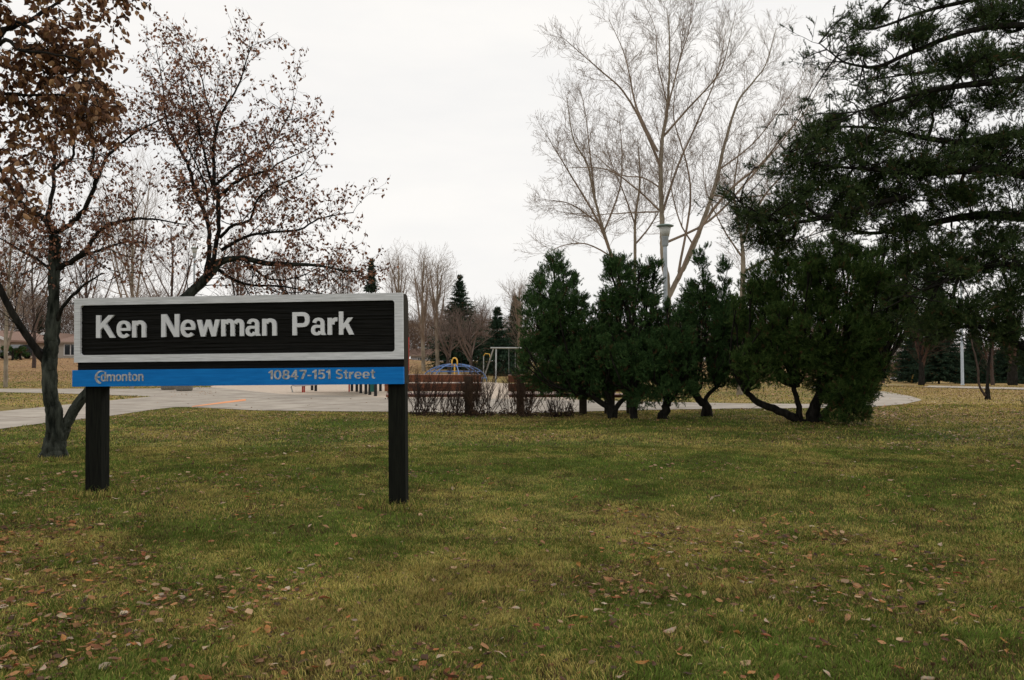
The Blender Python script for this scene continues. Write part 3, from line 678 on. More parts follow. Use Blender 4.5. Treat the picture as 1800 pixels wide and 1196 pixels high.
# far off brush and woods that read as one brown mass
g_ = np.random.default_rng(77); n_ = 260000
x = (g_.random(n_) * 2 - 1) * 130; y = 97 + g_.random(n_) * 24; y = np.where(x / y > .42, y + 62, y); k = (np.abs(x / y) < .9); x, y = x[k], y[k]; n_ = len(x)
px_, _ = proj(x, y)
hh = (3.2 + 6.5 * fbm(x, y * .5, .16, 800)) * np.interp(px_, [-500, 0, 500, 760, 940, 1400, 1560, 2200], [1.15, 1.15, 1.1, .85, .75, .8, 1.0, 1.1])
z = terr(x, y) + hh * g_.random(n_) ** .8
d = g_.normal(size=(n_, 3)); d[:, 2] = np.abs(d[:, 2]) * 1.2 + .5; d /= np.linalg.norm(d, axis=1, keepdims=True)
sd_ = np.cross(d, g_.normal(size=(n_, 3))); sd_ /= np.linalg.norm(sd_, axis=1, keepdims=True); B_ = np.stack([x, y, z], -1); L_ = (.5 + 1.3 * g_.random(n_))[:, None]; w_ = .028
v = np.stack([B_ - sd_ * w_, B_ + sd_ * w_, B_ + d * L_], 1)
tn = fbm(x, z * 2, .12, 820)[:, None]; cc = (np.array([.085, .062, .050]) * (1 - tn) + np.array([.20, .135, .095]) * tn) * (.6 + .7 * g_.random(n_)[:, None])
tag(link('distant_woods', mesh_np('distant_woods', v.reshape(-1, 3), np.arange(n_ * 3).reshape(-1, 3), np.repeat(cc[:, None], 3, 1).reshape(-1, 3)), M['veg']), 'brown leafless brush and woods along the far side of the park', 'woods', kind='stuff')
# ------------------------------------------------------------------ needles
def needles(P0, D, length, n, nl, wd, cols, seed, brown=0.04, up=.0):
    g_ = np.random.default_rng(seed); m = len(P0)
    P0 = np.repeat(P0, n, 0); Dn = np.repeat(D, n, 0); k = m * n
    u = g_.random(k)[:, None]
    d = Dn * .75 + g_.normal(size=(k, 3)) * .55; d[:, 2] += up; d /= np.linalg.norm(d, axis=1, keepdims=True)
    B = P0 + Dn * u * length * (1 if np.isscalar(length) else 1)
    s = np.cross(d, g_.normal(size=(k, 3))); s /= np.linalg.norm(s, axis=1, keepdims=True)
    L = nl * (.6 + .6 * g_.random(k))[:, None]
    v = np.stack([B - s * wd * .5, B + s * wd * .5, B + d * L], 1)
    f = (np.arange(k) * 3)[:, None] + np.arange(3)[None]
    tone = np.repeat(g_.random(m), n)[:, None]; tone2 = g_.random(k)[:, None]
    c = cols[0] * (1 - tone) + cols[1] * tone; c = c * (.65 + .7 * tone2)
    bsel = (np.repeat(g_.random(m), n) < brown)[:, None]; c = np.where(bsel, np.array([.10, .06, .03]) * (.6 + .8 * tone2), c)
    return v.reshape(-1, 3), f, np.repeat(c[:, None], 3, 1).reshape(-1, 3)
def lump_shoots(c, rx, ry, rz, n, g_, shell=.55, up=.5):
    """shoots spread through an uneven ellipsoid, pointing out and up"""
    m_ = max(6, n // 11); pick = g_.integers(m_, size=n)          # shoots gather in tufts with gaps between
    d = g_.normal(size=(m_, 3)); d /= np.linalg.norm(d, axis=1, keepdims=True)
    ph = g_.random(3) * 6.28
    bump_ = 1 + .20 * np.sin(d[:, 0] * 5 + ph[0]) * np.sin(d[:, 1] * 5 + ph[1]) + .16 * np.sin(d[:, 2] * 9 + ph[2]) * np.sin(d[:, 0] * 8)
    q = (shell + (1 - shell) * g_.random(m_) ** .7) * bump_ * np.where(g_.random(m_) < .14, 1.16, 1.0)
    d, q = d[pick], q[pick]
    sp = min(.075, .22 * min(rx, rz) + .02); P_ = c + d * q[:, None] * np.array([rx, ry, rz]) + g_.normal(size=(n, 3)) * sp * np.array([1, 1, .8])
    D = d / np.array([rx, ry, rz]) * np.array(min(rx, ry, rz)); D = D + g_.normal(size=(n, 3)) * .35; D[:, 2] += up; D /= np.linalg.norm(D, axis=1, keepdims=True)
    return P_, D
GA = (np.array([.026, .060, .022]), np.array([.080, .145, .046]))       # bluish green mountain pine
GD = (np.array([.026, .058, .016]), np.array([.090, .138, .036]))       # olive green pine
def pine(name, label, Y, lumps, base, trunks, cols, seed, dens=360, sl=.11, nn=30, nl=.055, wd=.0095, cat='pine', brown=.04, up=.5, depth=.85, limbs=(), Pl=None, group=None, shell=.55, bark=None, light=1):
    g_ = np.random.default_rng(seed); r = random.Random(seed); PP, DD = [], []; ppm = F / Y
    b0 = at(*base, Y); bz = tz(b0.x, b0.y); root = empty(name, (b0.x, b0.y, bz), label, cat, group)
    T, T2 = Tubes(), Tubes()
    LL = limbs_px(limbs, Y, r) if limbs else []
    anchors = [p_ for L_ in LL for p_ in L_[0][::2]]
    auto = []
    for li, L_ in enumerate(LL):
        P_ = L_[0]; m_ = len(P_)
        for k in range(int(m_ * .22), m_):
            for _ in range(3 if li in (0, 1, 2, 3, 7, 8) else 1):
                rr = r.uniform(.18, .42) * (1 - .55 * k / m_); q = P_[k] + Vector((r.uniform(-.3, .3), r.uniform(-1.0, 1.0), r.uniform(-.28, .42)))
                auto.append((q, rr))
    if not LL:
        extra_ = []
        for (px, py, rx, ry, *o) in lumps:
            if rx < 28: continue
            for _ in range(int(rx / 7)):
                a = r.uniform(-.15, 3.3); q_ = r.uniform(.8, 1.0)
                extra_.append((px + rx * q_ * math.cos(a), py - ry * q_ * math.sin(a) - 4, r.uniform(3.2, 5.5), r.uniform(10, 22), (o[0] if o else 0) + r.uniform(-.7, .35), 1.3))
        lumps = list(lumps) + extra_
    for q, rr in auto:
        n = int(rr * rr * 800) + 8; p, d = lump_shoots(np.array(q), rr, rr, rr * r.uniform(.35, .6), n, g_, .1, up); PP.append(p); DD.append(d)
        q0 = min(anchors, key=lambda a_: (a_ - q).length); T2.add([q0, q0.lerp(q, .5) + rv(r) * .04, q], .014, .006, 4)
        for _ in range(7):
            T2.add([q, q.lerp(Vector(tuple(p[g_.integers(len(p))])), .5) + rv(r) * .03, Vector(tuple(p[g_.integers(len(p))]))], .006, .003, 3)
    for i, (px, py, rx, ry, *o) in enumerate(lumps):
        dy = o[0] if o else r.uniform(-.5, .5); dn = o[1] if len(o) > 1 else 1
        if not LL and rx > 28: rx, ry = rx * .92, ry * .92
        Yc = Y + dy; c = np.array(at(px, py, Yc)); ax, az = rx * Yc / F, ry * Yc / F; ay = max(.12, min(ax, 1.4) * depth) if rx > 16 else ax
        area = 4 * math.pi * ((ax * ay) ** 1.6 / 3 + (ax * az) ** 1.6 / 3 + (ay * az) ** 1.6 / 3) ** (1 / 1.6)
        n = int(area * dens * dn) + 20
        p, d = lump_shoots(c, ax, ay, az, n, g_, shell, up if rx > 16 else 1.2); PP.append(p); DD.append(d)
        # bough from a stem into the clump
        s0 = min((t_[-1] for t_ in trunks), key=lambda t_: abs(t_[0] - px) + .3 * abs(t_[1] - py)); q0 = at(s0[0], s0[1], Y); q1 = Vector(tuple(c))
        if anchors: q0 = min(anchors, key=lambda a_: (a_ - q1).length + .3 * max(0, q1.x - a_.x))
        mid = q0.lerp(q1, .5) + Vector((0, 0, -.10)) + rv(r) * min(.32, .25 * (q1 - q0).length)
        pts, rads = smooth_line([q0, mid, q1], [.035, .024, .01], 4, r, .5); T2.addr(pts, rads, 6)
        for _ in range(int(5 + area * 3)):
            e = Vector(tuple(p[g_.integers(len(p))])); m_ = q1.lerp(e, .5) + rv(r) * .06; T2.add([q1.lerp(mid, .4 * r.random()), m_, e], .010, .004, 3)
    ends = []
    for tr_ in trunks:
        pts, rads = smooth_line([at(a, b_, Y) for a, b_, _ in tr_], [c / ppm for _, _, c in tr_], 4, r, .3)
        if pts[0].z < bz + .4: pts[0].z = tz(pts[0].x, pts[0].y) - .1
        T.addr(pts, rads, 10)
    for L_ in LL:
        T2.addr(L_[0], L_[1], 8); spawn(T2, L_[0], L_[1], r, 0, Pl, ends, .12)
    if ends:
        ep, ed = [], []
        for q, _ in ends:
            for k in range(1, len(q)):
                ep.append(tuple(q[k - 1])); ed.append(tuple((q[k] - q[k - 1]).normalized() + Vector((0, 0, .25))))
        PP.append(np.array(ep)); DD.append(np.array(ed))
    v, f, c = needles(np.concatenate(PP), np.concatenate(DD), sl, nn, nl, wd, cols, seed, brown, .15)
    bk = bark or M['bark_dark']
    link('trunk', T.mesh('trunk'), bk, root, True)
    link('branches', T2.mesh('branches'), bk, root, True)
    link('crown', mesh_np('crown', v, f, c), M['needle'], root, True)
    return root
pine('pine_bush', 'round dark pine bush beside the benches, its short trunk forking low', 19.6,
     [(968, 512, 27, 44), (1000, 545, 30, 42), (945, 575, 28, 56), (1000, 600, 50, 56, .3), (948, 640, 34, 46), (1028, 640, 52, 44, -.2), (973, 466, 13, 20), (1008, 500, 9, 18), (946, 505, 9, 18), (1035, 585, 26, 48), (990, 670, 50, 26, .2), (935, 540, 14, 26), (990, 478, 9, 16), (1050, 682, 30, 20, .3)],
     (1077, 738), [[(1077, 742, 8), (1076, 725, 7), (1070, 715, 6)], [(1074, 722, 6), (1055, 706, 5), (1030, 690, 4)], [(1078, 722, 5), (1070, 700, 4), (1060, 680, 3)], [(1078, 722, 5), (1095, 705, 4), (1115, 685, 3)]], GA, 41)
pine('pine_bush', 'tall dense dark pine bush rising around the lamp post', 19.2,
     [(1086, 510, 28, 42), (1136, 508, 24, 36), (1110, 565, 60, 56, .2), (1158, 590, 42, 50), (1115, 630, 66, 38, -.2), (1175, 640, 46, 44), (1062, 570, 20, 46), (1075, 468, 12, 16), (1150, 470, 11, 14), (1100, 468, 10, 15), (1125, 478, 10, 16), (1195, 620, 26, 46), (1085, 655, 40, 22, .3), (1150, 680, 40, 22, .3), (1130, 700, 26, 14, -.2), (1195, 690, 30, 18)],
     (1166, 738), [[(1162, 742, 10), (1168, 725, 8), (1174, 705, 7), (1165, 680, 5)], [(1172, 708, 5), (1190, 690, 4), (1200, 670, 3)], [(1115, 740, 7), (1116, 715, 6), (1112, 690, 5)]], GA, 42)
pine('pine_bush', 'upright spiky topped pine bush with two candle like leaders', 19.8,
     [(1233, 520, 20, 40), (1233, 466, 9, 30), (1273, 490, 8, 36), (1273, 548, 22, 40), (1240, 580, 46, 50), (1290, 600, 40, 54), (1232, 645, 48, 38), (1214, 520, 7, 22), (1253, 520, 7, 22), (1308, 580, 20, 40), (1290, 655, 40, 24), (1218, 545, 26, 40)],
     (1243, 722), [[(1245, 724, 8), (1236, 708, 7), (1222, 695, 6)], [(1225, 698, 5), (1210, 680, 4)], [(1234, 706, 4), (1260, 680, 3)]], GA, 43)
pine('spreading_pine', 'wide olive green pine with several low trunks spreading from one foot', 18.2,
     [(1400, 515, 80, 62, .3), (1335, 560, 46, 56), (1480, 500, 76, 54, -.4), (1535, 550, 52, 62), (1440, 590, 105, 62, -.5, .8), (1370, 630, 62, 48), (1490, 640, 62, 54, -.3), (1455, 650, 60, 36, .3), (1532, 612, 34, 46), (1490, 692, 44, 28, -.5), (1512, 680, 26, 28), (1340, 500, 24, 30), (1375, 455, 18, 24), (1425, 450, 24, 24), (1470, 440, 26, 26), (1330, 650, 36, 28), (1575, 545, 28, 36), (1480, 706, 30, 18, -.6), (1545, 470, 50, 40), (1600, 500, 40, 46, .4), (1500, 722, 26, 14, -.7), (1515, 706, 18, 14, -.3), (1470, 735, 16, 9, -.8)],
     (1425, 745), [[(1425, 748, 12), (1430, 720, 10), (1440, 690, 8), (1450, 650, 5)], [(1420, 746, 8), (1400, 738, 8), (1370, 722, 7), (1335, 708, 6), (1310, 690, 4)], [(1405, 746, 6), (1404, 715, 5), (1395, 680, 4)], [(1435, 742, 7), (1460, 715, 6), (1490, 690, 4)], [(1430, 740, 6), (1480, 700, 5), (1540, 660, 3)]], GD, 44, dens=330, nn=28, sl=.12, nl=.06, brown=.04, bark=M['bark_dark'])
Pl = dict(dens=[4.2, 6.0, 6.0], len=[1.0, .42, .2], ang=50, up=.04, wob=.22, min=.004, thick=.012, flat=.5)
limbs = [
 ([(1960, 330, 12), (1860, 320, 11), (1800, 307, 10), (1760, 297, 9), (1695, 300, 7.5), (1630, 304, 6), (1560, 300, 4.5), (1500, 296, 3), (1430, 288, 2), (1385, 270, 1)], -.6),
 ([(1960, 420, 12), (1860, 395, 10), (1800, 383, 9), (1738, 378, 8), (1673, 385, 6), (1590, 402, 4.5), (1530, 410, 3), (1480, 400, 1.5)], .6),
 ([(1590, 345, 5), (1490, 372, 4), (1403, 392, 3.2), (1350, 382, 2), (1300, 355, 1)], -.8, -.3),
 ([(1960, 250, 10), (1800, 236, 8), (1695, 250, 6), (1630, 243, 5), (1540, 226, 3), (1460, 225, 2), (1400, 245, 1)], .8),
 ([(1960, 160, 10), (1800, 140, 7), (1716, 148, 6), (1630, 160, 4.5), (1556, 182, 3), (1510, 196, 1)], -1.0),
 ([(1960, 60, 9), (1800, 45, 6), (1700, 56, 5), (1608, 90, 4), (1543, 117, 3), (1495, 113, 2), (1470, 100, 1.4), (1440, 76, .8)], -.3),
 ([(1960, -40, 8), (1800, -20, 5), (1700, 2, 4), (1620, 22, 3), (1540, 50, 2), (1500, 44, 1)], .8),
 ([(1960, 560, 9), (1860, 500, 8), (1800, 470, 6), (1720, 470, 4.5), (1650, 500, 3), (1600, 520, 1.5)], -.4),
 ([(1960, 690, 9), (1860, 640, 7), (1790, 606, 6), (1737, 578, 4.5), (1690, 575, 3), (1640, 590, 1.5)], .5),
 ([(1960, -120, 8), (1850, -100, 5), (1750, -70, 4), (1650, -50, 2), (1580, -20, 1)], 0),
 ([(1960, 110, 9), (1850, 100, 6), (1760, 100, 5), (1680, 120, 3.5), (1600, 130, 2), (1540, 140, 1)], 1.4),
]
pine('big_pine', 'huge dark pine at the edge with long limbs sweeping over the lawn', 13.4,
     [(1335, 405, 44, 30), (1310, 372, 26, 16), (1440, 245, 44, 28), (1425, 300, 62, 30), (1500, 335, 70, 28), (1520, 255, 56, 30), (1600, 300, 66, 24), (1470, 215, 30, 12), (1370, 420, 40, 26), (1560, 350, 60, 22), (1690, 340, 70, 18), (1740, 260, 60, 24), (1640, 180, 60, 18), (1700, 110, 80, 24), (1610, 60, 52, 16), (1760, 30, 70, 28), (1540, 30, 26, 12), (1520, 95, 26, 9), (1760, 170, 50, 22), (1750, 430, 56, 26), (1690, 470, 70, 30), (1780, 520, 50, 40), (1640, 440, 56, 24), (1400, 350, 50, 26), (1560, 200, 40, 12), (1700, 540, 60, 26), (1640, 560, 50, 30), (1760, 580, 50, 22), (1600, 400, 50, 16), (1480, 380, 40, 16), (1850, 700, 40, 40), (1830, 300, 60, 40), (1850, 120, 70, 50), (1850, 500, 60, 60)],
     (1975, 781), [[(1975, 790, 34), (1970, 600, 27), (1965, 400, 24), (1960, 200, 20), (1958, 0, 16), (1955, -200, 11)]], (np.array([.024, .048, .018]), np.array([.072, .100, .034])), 45, dens=540, nn=24, sl=.075, nl=.042, wd=.0072, brown=.03, up=.35, depth=.7, limbs=limbs, Pl=Pl, shell=.15, cat='pine')
# ------------------------------------------------------------------ spruces
def spruce(px, Y, top_py, halfw, seed, label, cols=(np.array([.020, .044, .028]), np.array([.048, .080, .048])), base_py=None, crown0=.06, tiers=None, nn=10, group=None):
    r = random.Random(seed); g0 = at(px, 640, Y); zb = tz(g0.x, g0.y); top = at(px, top_py, Y).z; H = top - zb; R = halfw * Y / F
    root = empty('spruce_tree', (g0.x, g0.y, zb), label, 'spruce', group)
    T = Tubes(); T.addr([Vector((g0.x, g0.y, zb - .2)), Vector((g0.x, g0.y, zb + H * .5)), Vector((g0.x, g0.y, top))], [.16, .10, .02], 8)
    PP, DD = [], []; tiers = tiers or int(H / .30)
    for i in range(tiers):
        f = crown0 + (1 - crown0) * (i + r.random() * .6) / tiers; z = zb + H * f; rr = R * ((1 - f) ** 1.0) * r.uniform(.78, 1.15) + .02
        z += r.uniform(-.12, .12); nb = max(6, int(10 + 10 * (1 - f)))
        for k in range(nb):
            a = 6.283 * (k + r.random()) / nb; L = rr * r.uniform(.7, 1.12); dr = -.28 * (1 - f) - .05 + .35 * f
            n = max(3, int(L / .16))
            for j in range(n):
                s = (j + .5) / n; x, y_ = math.cos(a) * L * s, math.sin(a) * L * s
                PP.append((g0.x + x, g0.y + y_, z + r.uniform(-.16, .16) + dr * L * s + .12 * L * s * s)); DD.append((math.cos(a) + r.uniform(-.9, .9), math.sin(a) + r.uniform(-.9, .9), dr - .15 * r.random()))
                if s < .8: PP.append(PP[-1]); DD.append((math.cos(a + 1.1), math.sin(a + 1.1), dr)); PP.append(PP[-1]); DD.append((math.cos(a - 1.1), math.sin(a - 1.1), dr))
            T.add([Vector((g0.x, g0.y, z)), Vector((g0.x + math.cos(a) * L * .9, g0.y + math.sin(a) * L * .9, z + dr * L * .9))], .025, .008, 3)
    D = np.array(DD); D[:, 2] += np.clip((np.array(PP)[:, 2] - zb - H * .86) / (H * .14), 0, 1) * 1.6; D /= np.linalg.norm(D, axis=1, keepdims=True)
    v, f, c = needles(np.array(PP), D, .26, nn, .17, .06 * max(1, Y / 90), cols, seed, .03, -.05)
    link('trunk', T.mesh('trunk'), M['bark_dark'], root, True)
    link('crown', mesh_np('crown', v, f, c), M['needle'], root, True)
    return root
spruce(808, 68, 490, 72, 301, 'large pointed spruce beyond the dome climber')
spruce(874, 60, 545, 46, 302, 'small pointed spruce behind the swing frame')
spruce(652, 72, 460, 36, 303, 'spruce whose tip shows just above the white sign frame')
spruce(905, 66, 525, 36, 304, 'ragged spruce half hidden behind the round pine bush')
spruce(68, 100, 540, 18, 305, 'narrow distant spruce over the gabled house roof')
for i, (px, Y, ty, hw, lab) in enumerate([(1650, 118, 470, 62, 'broad dark spruce behind the grey street pole'), (1605, 130, 520, 40, 'dark spruce above the parked dark car'),
    (1712, 125, 555, 34, 'dark spruce directly over the small white shed'), (1775, 135, 560, 48, 'dark spruce behind the thick bare tree at the edge'), (1840, 120, 520, 60, 'dark spruce outermost in the far row'), (1520, 126, 500, 50, 'dark spruce behind the wide olive pine')]):
    spruce(px, Y, ty, hw, 310 + i, lab, tiers=58, nn=11, group='dark spruces along the far street')
Pf = dict(Pb); Pf['min'] = .012
far_tree(1620, 684, 560, 60, 34, 401, 'stubby red brown tree with thick short trunk beside the far path', M['bark_dark'], M['twig_red'], 'small_tree', 8, tr=5, P=dict(Pb, min=.005))
far_tree(1779, 676, 520, 72, 60, 402, 'bare tree with a thick grey trunk near the picture edge', M['bark_dark'], M['twig_red'], 'bare_tree', 9, tr=8, P=dict(Pb, dens=[1.6, 2.6, 3.0]))
far_tree(1552, 676, 560, 95, 30, 403, 'reddish bare tree seen past the flank of the olive pine', M['bark_twig'], M['twig_red'], 'bare_tree', 7, tr=3)
far_tree(1745, 676, 540, 98, 40, 404, 'reddish bare tree behind the white shed', M['bark_twig'], M['twig_red'], 'bare_tree', 7, tr=3)
# sapling with two stems
r = random.Random(5)
Ps = dict(dens=[3.0, 5.0], len=[.6, .3], ang=40, up=.14, wob=.2, min=.003, thick=.012, trunk_t0=.45)
make_tree('sapling', 'young two stemmed bare sapling alone on the straw coloured grass', 'tree', 29.0,
  [([(1736, 703, 4.5), (1736, 690, 3.6), (1736, 670, 2.2), (1738, 640, 2), (1742, 600, 1.4), (1748, 550, .6)], 0),
   ([(1735, 697, 2.6), (1726, 688, 2), (1720, 672, 1.8), (1718, 645, 1.5), (1708, 600, 1), (1700, 560, .5)], -.3)], Ps, 9, M['bark_dark'], M['bark_twig'], 1)
# ------------------------------------------------------------------ the sign
YL, YR = 8.15, 7.87
pL, pR = at(131, 680, YL), at(709, 675.3, YR)
sx_ = (pR - pL); W = sx_.length
yaw = math.atan2(sx_.y, sx_.x); roll = math.asin(sx_.z / W)
Rm = Matrix.Rotation(yaw, 4, 'Z') @ Matrix.Rotation(-roll, 4, 'Y')
gz = tz(pL.x, pL.y)
sign = empty('park_sign', (0, 0, 0), 'large wooden park name sign with white frame and blue strip on two posts', 'sign')
sign.matrix_basis = Matrix.Translation(pL) @ Rm
def sl_(px):                                   # photo column on the board -> distance along it
    a, b_ = 0, W
    for _ in range(40):
        m_ = (a + b_) / 2; p = pL + sx_ * (m_ / W)
        q = PX0 + F * (p.x / p.y)
        if q < px: a = m_
        else: b_ = m_
    return a
M['white'] = mat('weathered_white_paint', (.52, .53, .54), (.77, .78, .80), 3.5, .7, .5, (1.2, 1, 22), bscale=14, dist=.004, detail=10)
M['letter'] = mat('letter_white', (.66, .67, .69), (.74, .75, .77), 5, .5, .1, dist=.002)
M['black'] = mat('stained_black_wood', (.0025, .0026, .0022), (.010, .0095, .008), 5, .7, .5, (1, 1, 22), dist=.004, detail=8, spec=.12)
M['side'] = mat('stained_brown_wood', (.022, .019, .013), (.042, .035, .025), 5, .85, .5, (12, 12, 1), dist=.004, spec=.1)
M['post'] = mat('dark_post_wood', (.004, .0045, .0035), (.012, .013, .009), 4, .8, .6, (14, 14, 1), dist=.004, spec=.12)
M['blue'] = mat('blue_paint', (.003, .155, .50), (.006, .20, .60), 4, .6, .25, (1, 1, 9), bscale=9, dist=.002, spec=.12)
M['silver'] = mat('worn_silver_letter', (.19, .19, .18), (.60, .61, .62), 30, .55, .2, dist=.002)
# core box with rounded shoulders at its ends
TH = .235
H1 = .900
b = BM()
b.poly([(.022, .035, .0), (.022, .035, H1 - .012), (.022, .09, H1 + .0), (.022, TH - .05, H1 - .01), (.022, TH, H1 - .07), (.022, TH, .0)], (W - .022 + .004, 0, 0))
core = link('core', b.mesh('core'), M['side'], sign)
# white frame with a rounded-rectangle opening
def rrect(x0, x1, z0, z1, r, n=5):
    o = []
    for cx, cz, a0 in ((x1 - r, z1 - r, 0), (x0 + r, z1 - r, 90), (x0 + r, z0 + r, 180), (x1 - r, z0 + r, 270)):
        for k in range(n + 1):
            a = math.radians(a0 + 90 * k / n); o.append((cx + r * math.cos(a), cz + r * math.sin(a)))
    return o
Z0, Z1 = .246, H1
xi0, xi1, zi0, zi1 = .066, W - .082, Z0 + .074, Z1 - .070
inner = rrect(xi0, xi1, zi0, zi1, .030)
bmf = bmesh.new()
def frame_mesh(x0, x1, z0, z1, inner, y0, y1):
    bm_ = bmesh.new(); n = len(inner)
    outer = []
    # project each inner point to the outer rectangle: corner arcs map to the corner region
    for (x, z) in inner:
        cx, cz = (x0 + x1) / 2, (z0 + z1) / 2
        ox, oz = x, z
        nearx = min(x - xi0, xi1 - x) < .0301; nearz = min(z - zi0, zi1 - z) < .0301
        outer.append((x, z))
    rings = {}
    m4 = n // 4
    outr = []
    corners = [(x1, z1), (x0, z1), (x0, z0), (x1, z0)]
    for q in range(4):
        for k in range(m4):
            ix, iz = inner[q * m4 + k]; c = corners[q]; mid = (m4 - 1) / 2
            first = (c[0], iz) if q in (0, 2) else (ix, c[1])
            last = (ix, c[1]) if q in (0, 2) else (c[0], iz)
            if k < mid: outr.append(first)
            elif k > mid: outr.append(last)
            else: outr.append(c)
    # even count: split the corner over the two middle points
    if m4 % 2 == 0:
        for q in range(4): outr[q * m4 + m4 // 2] = corners[q]; outr[q * m4 + m4 // 2 - 1] = tuple(a * .5 + b_ * .5 for a, b_ in zip(corners[q], outr[q * m4 + m4 // 2 - 2]))
    fi = [bm_.verts.new((x, y0, z)) for x, z in inner]; fo = [bm_.verts.new((x, y0, z)) for x, z in outr]
    bi = [bm_.verts.new((x, y1, z)) for x, z in inner]; bo = [bm_.verts.new((x, y1, z)) for x, z in outr]
    for i in range(n):
        j = (i + 1) % n
        for q in ((fi[i], fi[j], fo[j], fo[i]), (fi[i], bi[i], bi[j], fi[j]), (fo[i], fo[j], bo[j], bo[i]), (bi[i], bo[i], bo[j], bi[j])):
            bm_.faces.new(q)
    bmesh.ops.recalc_face_normals(bm_, faces=bm_.faces)
    me = bpy.data.meshes.new('frame'); bm_.to_mesh(me); bm_.free(); return me
bmf.free()
link('frame', frame_mesh(0, W, Z0, Z1 + .003, inner, -.012, .034), M['white'], sign)
# sandblasted panel inside the frame: ridges follow the grain
def grain_panel(x0, x1, z0, z1, y, amp, nx_=260, nz_=90, seed=0):
    X, Z = np.meshgrid(np.linspace(x0, x1, nx_), np.linspace(z0, z1, nz_))
    wv = .006 * np.sin(X * 1.3 + Z * 5) + .012 * (fbm(X, Z, .9, 500 + seed) - .5)
    Zs = (Z + wv)
    h = vnoise(X * .018, Zs, 62, 510 + seed) * .65 + vnoise(X * .012, Zs, 130, 512 + seed) * .35 
    h = np.abs(h - .5) * 2
    Yv = y - amp * h
    i_ = np.arange(nx_ * nz_).reshape(nz_, nx_)
    Fq_ = np.stack([i_[:-1, :-1], i_[:-1, 1:], i_[1:, 1:], i_[1:, :-1]], -1).reshape(-1, 4)
    return mesh_np('panel', np.stack([X, Yv, Z], -1), Fq_, None, True)
link('name_panel', grain_panel(xi0 - .01, xi1 + .01, zi0 - .01, zi1 + .01, .020, .017), M['black'], sign)
link('dark_strip', grain_panel(.024, W - .002, .150, Z0 + .02, .018, .012, 200, 20, 3), M['black'], sign)
link('blue_strip', BM().box((W / 2 - .002, .004, .084), (W + .012, .064, .168), None, .003).mesh('blue_strip'), M['blue'], sign)
def ring2(cx, cy, rx, ry, sx, sy, a0=0, a1=360, n=None):
    n = n or max(6, int(abs(a1 - a0) / 13)); o, i_ = [], []
    for k in range(n + 1):
        a = math.radians(a0 + (a1 - a0) * k / n); c_, s_ = math.cos(a), math.sin(a); e = .86
        u, v = math.copysign(abs(c_) ** e, c_), math.copysign(abs(s_) ** e, s_)
        o.append((cx + rx * u, cy + ry * v)); i_.append((cx + (rx - sx) * u, cy + (ry - sy) * v))
    return [[o[k], o[k + 1], i_[k + 1], i_[k]] for k in range(n)]
def rc(x0, y0, x1, y1): return [[(x0, y0), (x1, y0), (x1, y1), (x0, y1)]]
